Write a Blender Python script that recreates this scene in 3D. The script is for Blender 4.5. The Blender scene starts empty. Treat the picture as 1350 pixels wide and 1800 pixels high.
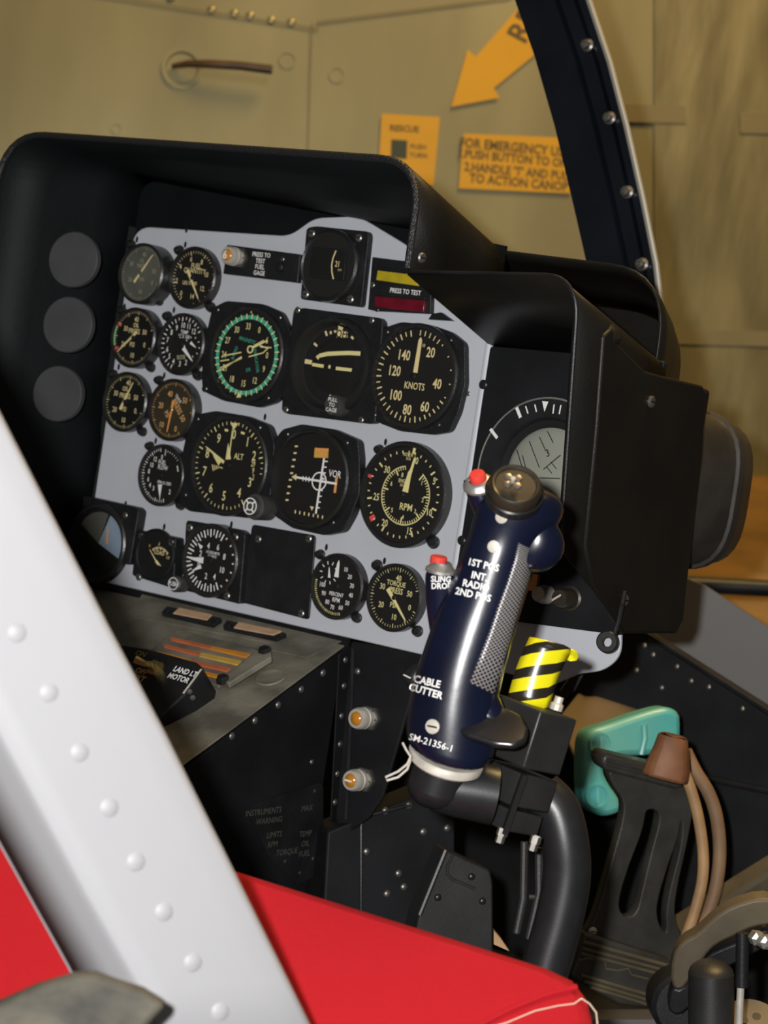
import bpy, bmesh, math, random
from mathutils import Vector as V, Matrix
from mathutils.bvhtree import BVHTree
random.seed(4)
# ------------------------------------------------------------------ camera, light, exposure
# Modelling frame: X right along the instrument panel, Y forward through it, Z up the panel face, origin on the panel.
# The panel leans forward; TILT turns the modelling frame upright.
TILT = Matrix.Rotation(math.radians(-13), 4, 'X')
CAM = V((1.1264, -1.5440, 0.0816)); FW = V((-.5877, .8079, -.0436)).normalized()
RT = V((.796, .587, .1478)).normalized(); UP = RT.cross(FW).normalized(); RT = FW.cross(UP).normalized()
FPX = 3800.0
SC = bpy.context.scene; COL = SC.collection
cam = bpy.data.objects.new('camera', bpy.data.cameras.new('camera')); COL.objects.link(cam)
m = Matrix((RT, UP, -FW)).transposed().to_4x4(); m.translation = CAM
cam.matrix_world = TILT @ m
cam.data.sensor_fit = 'VERTICAL'; cam.data.sensor_height = 36; cam.data.lens = FPX / 1800 * 36
cam.data.clip_start = .05; cam.data.dof.use_dof = True; cam.data.dof.focus_distance = 1.66; cam.data.dof.aperture_fstop = 11
SC.camera = cam
SC.view_settings.view_transform = 'Standard'; SC.view_settings.look = 'None'; SC.view_settings.gamma = 1
SC.view_settings.exposure = 0.0
def light(name, loc, aim, size, power, color, spot=None):
    d = bpy.data.lights.new(name, 'AREA'); d.shape = 'DISK'; d.size = size; d.energy = power; d.color = color
    o = bpy.data.objects.new(name, d); COL.objects.link(o)
    q = (V(aim) - V(loc)).to_track_quat('-Z', 'Y').to_matrix().to_4x4(); q.translation = V(loc)
    o.matrix_world = TILT @ q
    return o
light('camera_flash', CAM - RT * .064 + UP * .045, CAM + FW * 1.9, .035, 27.5, (1, .985, .97))          # the photographer's flash beside the lens
light('hangar_lamp', V((.5, .35, 2.6)), V((-.5, 1.1, .2)), 1.0, 60, (1, .66, .26))                    # warm hangar lamp above the cockpit roof
light('hangar_daylight', V((2.6, -2.2, 2.6)), V((.2, -.2, 0)), 1.6, 8, (1, .93, .84))                 # soft hangar light through the open door
world = bpy.data.worlds.new('hangar_air'); SC.world = world; world.use_nodes = True
world.node_tree.nodes['Background'].inputs[0].default_value = (.75, .68, .55, 1)
world.node_tree.nodes['Background'].inputs[1].default_value = .05

# ------------------------------------------------------------------ helpers
def at(px, py, X=None, Y=None, Z=None, dep=None, pl=None):
    d = FW + RT * ((px - 675) / FPX) - UP * ((py - 900) / FPX)
    if dep is not None: return CAM + d * dep
    if pl is not None: return CAM + d * ((pl[0] - CAM).dot(pl[1]) / d.dot(pl[1]))
    i, v = (0, X) if X is not None else (1, Y) if Y is not None else (2, Z)
    return CAM + d * ((v - CAM[i]) / d[i])
MATS = {}
def mat(name, col, rough=.5, metal=0, noise=0, nscale=40, bump=0, bscale=200, spec=.5, coat=0, col2=None, alpha=None, stretch=None, trans=0):
    m = bpy.data.materials.new(name); m.use_nodes = True; nt = m.node_tree; b = nt.nodes['Principled BSDF']
    b.inputs['Base Color'].default_value = (*col, 1); b.inputs['Roughness'].default_value = rough; b.inputs['Metallic'].default_value = metal
    b.inputs['Specular IOR Level'].default_value = spec; b.inputs['Coat Weight'].default_value = coat; b.inputs['Coat Roughness'].default_value = .12
    if trans: b.inputs['Transmission Weight'].default_value = trans
    if alpha is not None: b.inputs['Alpha'].default_value = alpha
    tc = nt.nodes.new('ShaderNodeTexCoord'); src = tc.outputs['Object']
    if stretch:
        mp = nt.nodes.new('ShaderNodeMapping'); mp.inputs['Scale'].default_value = stretch; nt.links.new(src, mp.inputs[0]); src = mp.outputs[0]
    if noise or col2:
        n = nt.nodes.new('ShaderNodeTexNoise'); n.inputs['Scale'].default_value = nscale; n.inputs['Detail'].default_value = 6; nt.links.new(src, n.inputs['Vector'])
        r = nt.nodes.new('ShaderNodeValToRGB'); r.color_ramp.elements[0].position = .38; r.color_ramp.elements[1].position = .66
        c2 = col2 if col2 else tuple(c * (1 - noise) for c in col)
        r.color_ramp.elements[0].color = (*c2, 1); r.color_ramp.elements[1].color = (*col, 1)
        nt.links.new(n.outputs[0], r.inputs[0]); nt.links.new(r.outputs[0], b.inputs['Base Color'])
    if bump:
        n = nt.nodes.new('ShaderNodeTexNoise'); n.inputs['Scale'].default_value = bscale; n.inputs['Detail'].default_value = 3; nt.links.new(src, n.inputs['Vector'])
        bp = nt.nodes.new('ShaderNodeBump'); bp.inputs['Strength'].default_value = bump; bp.inputs['Distance'].default_value = .002
        nt.links.new(n.outputs[0], bp.inputs['Height']); nt.links.new(bp.outputs[0], b.inputs['Normal'])
    MATS[name] = m; return m
mat('panel_grey', (.55, .57, .62), .5, noise=.07, nscale=9, bump=.05, bscale=500)
mat('crackle_black', (.014, .015, .017), .45, spec=.35, bump=.35, bscale=700, noise=.3, nscale=60)
mat('satin_black', (.017, .018, .020), .42, spec=.35, noise=.4, nscale=30, bump=.08, bscale=400)
mat('hood_black', (.013, .0118, .0095), .46, spec=.25, noise=.3, nscale=14, bump=.12, bscale=350)
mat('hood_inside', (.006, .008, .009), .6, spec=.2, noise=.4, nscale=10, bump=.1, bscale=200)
mat('rim_black', (.02, .02, .022), .25, bump=.7, bscale=600)
mat('case_grey', (.055, .050, .044), .42, noise=.45, nscale=18, bump=.1, bscale=90)
mat('bezel_black', (.018, .018, .018), .32, spec=.6, bump=.1, bscale=500)
mat('dial_black', (.009, .009, .009), .5)
mat('dial_hazy', (.115, .118, .098), .5, noise=.25, nscale=25)
mat('dial_brown', (.045, .038, .022), .45, noise=.3, nscale=40)
mat('faint_print', (.085, .085, .07), .6); mat('cream', (.80, .66, .33), .6); mat('lume_yellow', (.80, .72, .32), .6); mat('dim_cream', (.30, .29, .18), .6); mat('amber_print', (.72, .42, .16), .6)
mat('white_paint', (.85, .85, .82), .5); mat('dial_green', (.06, .42, .27), .5); mat('print_green', (.05, .36, .24), .5)
mat('red_mark', (.75, .09, .08), .5); mat('light_green', (.25, .65, .25), .5); mat('orange_flag', (.85, .36, .10), .5)
mat('screw_dark', (.05, .05, .05), .3, metal=.7); mat('screw_steel', (.30, .285, .26), .38, metal=.8, noise=.3, nscale=200)
mat('brass', (.6, .45, .18), .35, metal=.9)
mat('aluminium', (.62, .60, .56), .4, metal=.75, noise=.35, nscale=120, bump=.1, bscale=500)
mat('dull_collar', (.62, .58, .50), .5, metal=.2, noise=.25, nscale=90)
mat('amber_lens', (.55, .22, .02), .2, coat=.6); mat('button_red', (.72, .06, .045), .35, coat=.3)
mat('lamp_yellow', (.52, .40, .02), .35, coat=.4, noise=.2, nscale=80); mat('lamp_red', (.17, .006, .018), .35, coat=.3, noise=.3, nscale=80)
mat('caution_red', (.62, .17, .07), .45, coat=.2, noise=.2, nscale=60); mat('caution_orange', (.70, .27, .03), .45, coat=.2, noise=.15, nscale=60)
mat('caution_yellow', (.68, .42, .08), .45, coat=.2, noise=.15, nscale=60); mat('caution_blank', (.62, .40, .24), .5, noise=.2, nscale=60)
mat('dusty_console', (.26, .24, .185), .5, noise=.55, nscale=22, bump=.2, bscale=250)
mat('console_black', (.013, .014, .016), .55, spec=.22, noise=.4, nscale=18, bump=.06, bscale=300)
mat('grip_navy', (.005, .008, .026), .27, coat=.45, noise=.35, nscale=18, bump=.03, bscale=120)
mat('grip_black', (.012, .012, .014), .3, coat=.4)
mat('hat_brown', (.035, .028, .018), .42, noise=.4, nscale=60, coat=.2)
mat('tube_black', (.016, .017, .019), .36, noise=.2, nscale=80, bump=.03, bscale=900)
mat('block_black', (.028, .028, .028), .42, noise=.3, nscale=30, bump=.05, bscale=500)
mat('post_white', (.37, .37, .385), .5, noise=.03, nscale=6, bump=.03, bscale=60)
mat('post_inner', (.50, .50, .53), .42, noise=.16, nscale=14)
mat('red_cloth', (.58, .009, .020), .8, bump=.6, bscale=2600, noise=.12, nscale=900, spec=.3)
mat('stitch', (.75, .62, .5), .8)
mat('worn_olive', (.11, .10, .07), .7, col2=(.035, .032, .026), nscale=26, bump=.6, bscale=60)
mat('teal_plastic', (.10, .46, .44), .38, col2=(.16, .48, .40), nscale=16, coat=.2)
mat('boot_brown', (.27, .11, .045), .6, noise=.45, nscale=30); mat('hose_tan', (.50, .30, .14), .55, noise=.35, nscale=25)
mat('hose_brown', (.28, .17, .09), .6, noise=.3, nscale=25)
mat('pedal_black', (.05, .048, .042), .42, noise=.35, nscale=35, bump=.08, bscale=300)
mat('olive_metal', (.13, .105, .065), .5, noise=.35, nscale=20, bump=.1, bscale=100)
mat('shelf_tan', (.21, .16, .10), .6, noise=.2, nscale=10); mat('skin_grey', (.115, .11, .11), .55, noise=.08, nscale=10)
mat('post_black', (.008, .011, .017), .28, noise=.4, nscale=12, coat=.2, bump=.03, bscale=30); mat('trim_silver', (.6, .58, .52), .35, metal=.6)
mat('decal_yellow', (.68, .36, .005), .4, noise=.06, nscale=10); mat('decal_ink', (.10, .065, .015), .5); mat('decal_dark', (.035, .05, .02), .5)
mat('wall_skin', (.37, .325, .165), .32, metal=.4, noise=.2, nscale=6, bump=.3, bscale=9, stretch=(1, 1, .3))
mat('wall_skin_worn', (.38, .33, .17), .3, metal=.4, noise=.42, nscale=16, bump=.9, bscale=22, stretch=(1, 1, .22))
mat('wall_patch', (.21, .175, .085), .5, noise=.1, nscale=8); mat('wood_brown', (.50, .27, .06), .6, noise=.35, nscale=9, stretch=(.3, 1, 3))
mat('handle_brown', (.11, .06, .028), .45, noise=.5, nscale=25)
mat('tan_ball', (.30, .31, .26), .45, noise=.08, nscale=20); mat('disc_grey', (.06, .06, .065), .6, noise=.2, nscale=25)
mat('floor_dark', (.012, .012, .012), .7, noise=.4, nscale=8)
mat('blue_dial', (.25, .33, .42), .4); mat('ball_dark', (.012, .012, .012), .25, coat=.5)
mat('wire_white', (.6, .56, .5), .5); mat('knob_grey', (.06, .06, .058), .5, noise=.3, nscale=100)
def glass(name, a, col=(1, 1, 1)):
    m = bpy.data.materials.new(name); m.use_nodes = True; nt = m.node_tree; nt.nodes.clear()
    o = nt.nodes.new('ShaderNodeOutputMaterial'); mx = nt.nodes.new('ShaderNodeMixShader'); t = nt.nodes.new('ShaderNodeBsdfTransparent'); g = nt.nodes.new('ShaderNodeBsdfGlossy')
    g.inputs['Roughness'].default_value = .06; g.inputs['Color'].default_value = (*col, 1); mx.inputs[0].default_value = a
    nt.links.new(t.outputs[0], mx.inputs[1]); nt.links.new(g.outputs[0], mx.inputs[2]); nt.links.new(mx.outputs[0], o.inputs[0]); MATS[name] = m
glass('gauge_glass', .045)
def uvmat(name, kind):
    m = bpy.data.materials.new(name); m.use_nodes = True; nt = m.node_tree; b = nt.nodes['Principled BSDF']
    N = nt.nodes.new; L = nt.links.new
    uv = N('ShaderNodeUVMap'); sp = N('ShaderNodeSeparateXYZ'); L(uv.outputs[0], sp.inputs[0])
    def mth(op, a, c=None):
        n = N('ShaderNodeMath'); n.operation = op
        for i, v in enumerate((a, c)):
            if v is None: continue
            if isinstance(v, (int, float)): n.inputs[i].default_value = v
            else: L(v, n.inputs[i])
        return n.outputs[0]
    u, v = sp.outputs[0], sp.outputs[1]; mix = N('ShaderNodeMix'); mix.data_type = 'RGBA'
    if kind == 'knurl':
        a = mth('ADD', u, v); c = mth('SUBTRACT', u, v)
        ta = mth('ABSOLUTE', mth('SUBTRACT', mth('FRACT', a), .5)); tcc = mth('ABSOLUTE', mth('SUBTRACT', mth('FRACT', c), .5))
        f = mth('GREATER_THAN', mth('MAXIMUM', ta, tcc), .36)
        mix.inputs[6].default_value = (.02, .02, .024, 1); mix.inputs[7].default_value = (.42, .40, .39, 1)
        b.inputs['Roughness'].default_value = .45; b.inputs['Metallic'].default_value = .3
    else:
        f = mth('GREATER_THAN', mth('FRACT', mth('ADD', u, v)), .44)
        mix.inputs[6].default_value = (.02, .017, .012, 1); mix.inputs[7].default_value = (.80, .72, .01, 1)
        b.inputs['Roughness'].default_value = .22; b.inputs['Coat Weight'].default_value = .4
    L(f, mix.inputs[0]); L(mix.outputs[2], b.inputs['Base Color']); MATS[name] = m
uvmat('knurled_metal', 'knurl'); uvmat('hazard_tape', 'tape')

def frame(n, ref=V((0, 0, 1))):
    n = V(n).normalized(); a = ref.cross(n)
    if a.length < 1e-4: a = V((1, 0, 0)).cross(n)
    a.normalize(); return a, n.cross(a).normalized(), n
def smooth(P, k=6):
    P = [V(p) for p in P]; out = []
    for i in range(len(P) - 1):
        a, b, c, d = P[max(i - 1, 0)], P[i], P[i + 1], P[min(i + 2, len(P) - 1)]
        for j in range(k):
            q = j / k; out.append(.5 * ((2 * b) + (c - a) * q + (2 * a - 5 * b + 4 * c - d) * q * q + (3 * b - a - 3 * c + d) * q ** 3))
    return out + [P[-1]]
TXT = {}
def text_mesh(s, bold):
    k = (s, bold)
    if k not in TXT:
        c = bpy.data.curves.new('t', 'FONT'); c.body = s; c.size = 1; c.align_x = 'CENTER'; c.align_y = 'CENTER'; c.offset = bold; c.resolution_u = 2; c.space_line = .95
        o = bpy.data.objects.new('t', c); me = bpy.data.meshes.new_from_object(o)
        vs = [v.co.copy() for v in me.vertices]; fs = [tuple(p.vertices) for p in me.polygons]
        if vs:
            x0 = min(v.x for v in vs); x1 = max(v.x for v in vs); y0 = min(v.y for v in vs); y1 = max(v.y for v in vs); cx, cy = (x0 + x1) / 2, (y0 + y1) / 2
            vs = [V((v.x - cx, v.y - cy, 0)) for v in vs]
        TXT[k] = (vs, fs); bpy.data.objects.remove(o); bpy.data.curves.remove(c); bpy.data.meshes.remove(me)
    return TXT[k]
class MB:
    def __init__(s): s.v = []; s.f = []; s.uv = {}
    def add(s, vs, fs, m, uvs=None):
        k = len(s.v); s.v += [V(p) for p in vs]
        for i, f in enumerate(fs):
            s.f.append((tuple(k + j for j in f), m))
            if uvs: s.uv[len(s.f) - 1] = uvs[i]
        return s
    def prism(s, pts, vec, m, m2=None):
        n = len(pts); vec = V(vec); vs = [V(p) for p in pts] + [V(p) + vec for p in pts]
        s.add(vs, [tuple(range(n))[::-1], tuple(range(n, 2 * n))], m)
        k = len(s.v) - 2 * n
        for i in range(n): j = (i + 1) % n; s.f.append(((k + i, k + j, k + n + j, k + n + i), m2 or m))
        return s
    def box(s, c, a, b, d, m):
        c, a, b, d = V(c), V(a), V(b), V(d); return s.prism([c - a - b - d, c + a - b - d, c + a + b - d, c - a + b - d], d * 2, m)
    def tube(s, pts, r, m, n=12, cap=True, ref=V((0.13, .2, 1))):
        pts = [V(p) for p in pts]; R = r if isinstance(r, (list, tuple)) else [r] * len(pts); vs = []; a = None
        for i, p in enumerate(pts):
            t = (pts[min(i + 1, len(pts) - 1)] - pts[max(i - 1, 0)]).normalized()
            if a is None: a = ref.cross(t).normalized()
            else: a = (a - t * a.dot(t)).normalized()
            b = t.cross(a)
            for k in range(n): w = 2 * math.pi * k / n; vs.append(p + (a * math.cos(w) + b * math.sin(w)) * R[i])
        fs = [(i * n + k, i * n + (k + 1) % n, (i + 1) * n + (k + 1) % n, (i + 1) * n + k) for i in range(len(pts) - 1) for k in range(n)]
        if cap: fs += [tuple(range(n))[::-1], tuple(range((len(pts) - 1) * n, len(pts) * n))]
        return s.add(vs, fs, m)
    def lathe(s, o, axis, prof, m, n=48, mats=None):
        a, b, c = frame(axis); o = V(o); vs = []; fs = []
        for r, t in prof:
            for k in range(n): w = 2 * math.pi * k / n; vs.append(o + c * t + (a * math.cos(w) + b * math.sin(w)) * max(r, 1e-5))
        k0 = len(s.v); s.v += vs
        for i in range(len(prof) - 1):
            for k in range(n): s.f.append(((k0 + i * n + k, k0 + i * n + (k + 1) % n, k0 + (i + 1) * n + (k + 1) % n, k0 + (i + 1) * n + k), mats[i] if mats else m))
        return s
    def dome(s, o, axis, r, m, n=16, h=.6):
        return s.lathe(o, axis, [(r * math.cos(i * math.pi / 10), r * h * math.sin(i * math.pi / 10)) for i in range(6)], m, n)
    def loft(s, rings, m, cap=True):
        n = len(rings[0]); vs = [p for r in rings for p in r]
        fs = [(i * n + k, i * n + (k + 1) % n, (i + 1) * n + (k + 1) % n, (i + 1) * n + k) for i in range(len(rings) - 1) for k in range(n)]
        if cap: fs += [tuple(range(n))[::-1], tuple(range((len(rings) - 1) * n, len(rings) * n))]
        return s.add(vs, fs, m)
    def grid(s, rows, m, uvf=None):
        n = len(rows[0]); vs = [p for r in rows for p in r]; fs = []; uvs = []
        for i in range(len(rows) - 1):
            for k in range(n - 1):
                fs.append((i * n + k, i * n + k + 1, (i + 1) * n + k + 1, (i + 1) * n + k))
                if uvf: uvs.append([uvf(i, k), uvf(i, k + 1), uvf(i + 1, k + 1), uvf(i + 1, k)])
        return s.add(vs, fs, m, uvs if uvf else None)
    def text(s, t, o, ex, ey, size, m, bold=.012, snap=None, xs=1.0):
        vs, fs = text_mesh(t, bold); ex, ey = V(ex).normalized(), V(ey).normalized(); out = [V(o) + ex * (p.x * size * xs) + ey * (p.y * size) for p in vs]
        if snap:
            bvh, lift = snap; o2 = []
            for p in out:
                dv = (p - CAM).normalized(); h = bvh.ray_cast(CAM, dv); o2.append(h[0] - dv * lift if h[0] else p)
            out = o2
        return s.add(out, fs, m)
    def bar(s, p, q, w, nrm, m):
        p, q = V(p), V(q); d = (q - p).normalized().cross(V(nrm)).normalized() * (w / 2); return s.add([p - d, p + d, q + d, q - d], [(0, 1, 2, 3)], m)
    def bvh(s): return BVHTree.FromPolygons([tuple(p) for p in s.v], [f for f, _ in s.f])
    def build(s, name, parent=None, o=None, bev=0, sub=0, thick=0, angle=35, flat=False):
        org = V(o) if o is not None else (ORG[parent] if parent in ORG else V((0, 0, 0)))
        me = bpy.data.meshes.new(name); me.from_pydata([tuple(p - org) for p in s.v], [], [f for f, _ in s.f])
        ms = []
        for _, k in s.f:
            if k not in ms: ms.append(k)
        for k in ms: me.materials.append(MATS[k])
        for p, (_, k) in zip(me.polygons, s.f): p.material_index = ms.index(k); p.use_smooth = not flat
        if s.uv:
            l = me.uv_layers.new(name='UVMap')
            for i, u in s.uv.items():
                for li, c in zip(me.polygons[i].loop_indices, u): l.data[li].uv = c
        me.update()
        if not flat: me.set_sharp_from_angle(angle=math.radians(angle))
        ob = bpy.data.objects.new(name, me); COL.objects.link(ob)
        if thick: d = ob.modifiers.new('thick', 'SOLIDIFY'); d.thickness = abs(thick); d.offset = 1 if thick > 0 else -1
        if bev: d = ob.modifiers.new('bev', 'BEVEL'); d.width = bev; d.segments = 2; d.limit_method = 'ANGLE'; d.angle_limit = math.radians(40); d.harden_normals = False
        if sub: d = ob.modifiers.new('sub', 'SUBSURF'); d.levels = sub; d.render_levels = sub
        if parent is not None: ob.parent = parent; ORG[ob] = org
        else: ob.matrix_world = TILT @ Matrix.Translation(org); ORG[ob] = org
        return ob
ORG = {}
def thing(name, label, cat, loc, group=None):
    o = bpy.data.objects.new(name, None); COL.objects.link(o); o.empty_display_size = .02
    o.matrix_world = TILT @ Matrix.Translation(V(loc)); ORG[o] = V(loc); return tag(o, label, cat, group)
def tag(o, label, cat, group=None, kind=None):
    o['label'] = label; o['category'] = cat
    if group: o['group'] = group
    if kind: o['kind'] = kind
    return o
def struct(o): o['kind'] = 'structure'; return o
def rc(pts, rad, seg=6):
    out = []; n = len(pts)
    for i, p in enumerate(pts):
        r = rad[i] if isinstance(rad, (list, tuple)) else rad; p = V(p)
        if r <= 0: out.append(p); continue
        a = (V(pts[i - 1]) - p); b = (V(pts[(i + 1) % n]) - p); r = min(r, a.length * .49, b.length * .49); a.normalize(); b.normalize()
        A, B = p + a * r, p + b * r
        for k in range(seg + 1): t = k / seg; out.append(A * (1 - t) ** 2 + p * 2 * t * (1 - t) + B * t * t)
    return out
def pan(px, py, h=0): return at(px, py, Y=-h)
def screw(parent, p, n, r, m='screw_steel', name='screw', slot=True, h=.45):
    for k_ in parent.children:
        if k_.name.split('.')[0] in ('flange', 'plate', 'housing', 'front_plate', 'side_plate'): parent = k_; break
    mb = MB(); mb.lathe(p, n, [(r, 0), (r, r * .25), (r * .75, r * h), (0, r * h * 1.05)], m, 14)
    if slot:
        a, b, c = frame(n); mb.box(V(p) + c * (r * h * 1.06), a * r * .7, b * r * .13, c * .00005, 'dial_black')
    return mb.build(name, parent)
def rivet(parent, p, n, r, m, name='rivet', h=.6):
    return MB().dome(p, n, r, m, 14, h).build(name, parent)

ZA = (150, 370, 3.857); ZB = (500, 370, 3.857); ZC = (150, 700, 3.857); ZD = (420, 740, 3.14); ZE = (0, 230, 3.375)
def zp(z, X, Y): return z[0] + X / z[2], z[1] + Y / z[2]
NY = V((0, -1, 0)); EX = V((1, 0, 0)); EZ = V((0, 0, 1))
class Gauge:
    """an instrument on the panel: thing > bezel, dial, needle, screws"""
    def __init__(g, name, label, cat, px, py, r, h, group=None):
        g.c = pan(px, py, h); g.h = h; g.r = r
        g.t = thing(name, label, cat, V((g.c.x, 0, g.c.z)), group); g.d = MB(); g.hd = h
    def P(g, px, py, up=.0003): return at(px, py, Y=-(g.hd + up))
    def rim(g, r=None, w=.0022, lip=.0015, m='bezel_black', base=0, depth=.0035):
        r = r or g.r; h = g.h; g.hd = h - depth
        MB().lathe(V((g.c.x, 0, g.c.z)), NY, [(r, base), (r, h - lip), (r - lip, h), (r - w, h), (r - w - .0008, h - depth - .0005)], m, 56).build('bezel', g.t)
        g.dr = r - w - .0006
    def face(g, m='dial_black', r=None):
        r = r or g.dr; n = 56; g.d.add([V((g.c.x + r * math.cos(6.28318 * k / n), -g.hd, g.c.z + r * math.sin(6.28318 * k / n))) for k in range(n)], [tuple(range(n))], m)
    def pol(g, a, r, up=.0003):
        a = math.radians(a); return V((g.c.x + r * math.sin(a), -(g.hd + up), g.c.z + r * math.cos(a)))
    def ticks(g, a0, a1, n, r0, r1, w, m, big=0, rb=None, wb=None, skip=()):
        for i in range(n + 1):
            if i in skip: continue
            a = a0 + (a1 - a0) * i / n; B = big and i % big == 0
            g.d.bar(g.pol(a, (rb if B and rb else r0)), g.pol(a, r1), (wb or w * 1.5) if B else w, NY, m)
    def arc(g, a0, a1, r0, r1, m, up=.0002, n=40):
        g.d.grid([[g.pol(a0 + (a1 - a0) * i / n, r0, up) for i in range(n + 1)], [g.pol(a0 + (a1 - a0) * i / n, r1, up) for i in range(n + 1)]], m)
    def nums(g, lst, z, H, m, xs=.85, rot=False, up=.0004, bold=.015):
        for t, X, Y in lst: g.txt(t, z, X, Y, H, m, xs, up, bold)
    def txt(g, t, z, X, Y, H, m, xs=.85, up=.0004, bold=.015, ang=0):
        px, py = zp(z, X, Y); p = g.P(px, py, up); dep = (p - CAM).dot(FW); a = math.radians(ang)
        ex = EX * math.cos(a) + EZ * math.sin(a); ez = EZ * math.cos(a) - EX * math.sin(a)
        g.d.text(t, p, ex, ez, 1.17 * H / z[2] / .72 * dep / FPX, m, bold * .8, xs=xs * .95)
    def needle(g, z, A, B, w, m, tail=0, up=.0016, tip=.35, name='needle'):
        a = g.P(*zp(z, *A), up); b = g.P(*zp(z, *B), up); d = (b - a).normalized(); s = d.cross(NY).normalized() * w / 2; a = a - d * tail
        MB().prism([a - s, a + s, b + s * tip - d * w * .6, b, b - s * tip - d * w * .6], V((0, -.0004, 0)), m).build(name, g.t)
    def hub(g, r=.0022, m='dial_black', up=.002):
        MB().lathe(V((g.c.x, -(g.hd), g.c.z)), NY, [(r, 0), (r, up), (r * .7, up + .0004), (0, up + .0004)], m, 20).build('hub', g.t)
    def pane(g, r=None):
        r = r or g.dr; n = 40; y = -(g.h - .0006)
        MB().add([V((g.c.x + r * math.cos(6.28318 * k / n), y, g.c.z + r * math.sin(6.28318 * k / n))) for k in range(n)], [tuple(range(n))], 'gauge_glass').build('glass_pane', g.t)
    def done(g, pane=True):
        g.d.build('dial', g.t, flat=True)
        if pane: g.pane()
    def knobs(g, *pts, r=.0042):
        for px, py in pts:
            p = pan(px, py, .004); b = V((p.x, 0, p.z))
            MB().lathe(b, NY, [(r * 1.12, 0), (r * 1.12, .0018), (r * .95, .0022), (r * .9, .005), (r * .55, .0072), (0, .0078)], 'screw_dark', 16).build('clamp_screw', g.t)
def plate_flange(g, pts, h, cutr=.006, m='crackle_black', name='flange', z=None):
    P = [V((q.x, 0, q.z)) for q in (pan(*(zp(z, *p) if z else p), h) for p in pts)]
    return MB().prism(rc(P, cutr), V((0, -h, 0)), m).build(name, g.t, bev=.0008)

# ------------------------------------------------------------------ structure: hangar-side skin behind, cockpit floor and walls
def fpl(dep, yaw=0, pitch=0):
    n = -FW.copy(); n.rotate(Matrix.Rotation(math.radians(yaw), 3, UP)); n.rotate(Matrix.Rotation(math.radians(pitch), 3, RT)); return (CAM + FW * dep, n)
WB = fpl(3.2, 6, 0)
def quad_on(pl, pts, thick, m, mb=None):
    mb = mb or MB(); return mb.prism([at(*p, pl=pl) for p in pts], -pl[1] * thick, m)
w = MB(); quad_on(WB, [(-2200, -1200), (1180, -1200), (1180, 2300), (-2200, 2300)], .01, 'wall_skin', w)
wb = struct(w.build('wall_back', o=at(500, 900, pl=WB)))
WR = (WB[0] + WB[1] * .004, WB[1])
w = MB(); quad_on(WR, [(1150, -1200), (2600, -1200), (2600, 840), (1150, 840)], .012, 'wall_skin_worn', w); quad_on((WB[0] + WB[1] * .006, WB[1]), [(1040, 182), (1205, 186), (1207, 217), (1042, 213)], .006, 'wall_patch', w)
quad_on((WB[0] + WB[1] * .0065, WB[1]), [(1300, 198), (1700, 206), (1700, 244), (1302, 234)], .006, 'wall_patch', w)
quad_on((WB[0] + WB[1] * .0065, WB[1]), [(1160, 578), (1700, 590), (1700, 618), (1160, 604)], .006, 'wall_patch', w)
struct(w.build('wall_right', o=at(1300, 500, pl=WR)))
w = MB(); quad_on((WB[0] + WB[1] * .02, WB[1]), [(1100, 838), (2600, 838), (2600, 1500), (1100, 1500)], .02, 'wood_brown', mb=w); struct(w.build('trim_1', o=at(1300, 1000, pl=WB)))
# lap seams and rivets of the skin
def seam(pts, wpx, m='wall_patch', lift=.004):
    mb = MB()
    for p, q in zip(pts, pts[1:]): mb.bar(at(*p, pl=WB) + WB[1] * lift, at(*q, pl=WB) + WB[1] * lift, wpx * 3.2 / FPX, WB[1], m)
    return mb
mb = seam([(100, -20), (560, 52)], 4); mb.v += []; k = seam([(548, 40), (541, 280)], 2.2); mb.add(k.v, [f for f, _ in k.f], 'wall_patch')
k = seam([(556, 40), (900, -4)], 4); mb.add(k.v, [f for f, _ in k.f], 'wall_patch')
struct(mb.build('trim_2', o=at(500, 100, pl=WB), flat=True))
for i, (px, py) in enumerate([(300, -4), (372, 18), (412, 24), (440, 28), (477, 36), (512, 40)]): rivet(wb, at(px, py, pl=WB) + WB[1] * .001, WB[1], .007, 'wall_skin')
for px, py, r in [(505, 106, .013), (592, 132, .012), (205, 226, .008)]:
    MB().lathe(at(px, py, pl=WB), WB[1], [(r, 0), (r, .002), (r * .8, .002), (r * .78, .0005), (0, .0005)], 'wall_skin', 28).build('fastener', wb)
# latch handle
o = at(320, 120, pl=WB); t = thing('latch_handle', 'brown curved latch handle set in a round recess on the olive metal skin', 'handle', o)
MB().lathe(o, WB[1], [(.030, 0), (.030, .004), (.024, .004), (.022, .001), (0, .001)], 'wall_skin', 40).build('recess_ring', t)
nW = WB[1]
MB().tube([at(x, y, pl=WB) + nW * d for x, y, d in [(304, 118, .006), (330, 117, .02), (370, 120, .03), (420, 124, .034), (476, 131, .034)]], [.004, .0055, .0065, .0065, .0068], 'handle_brown', 12).build('lever', t)
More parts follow.
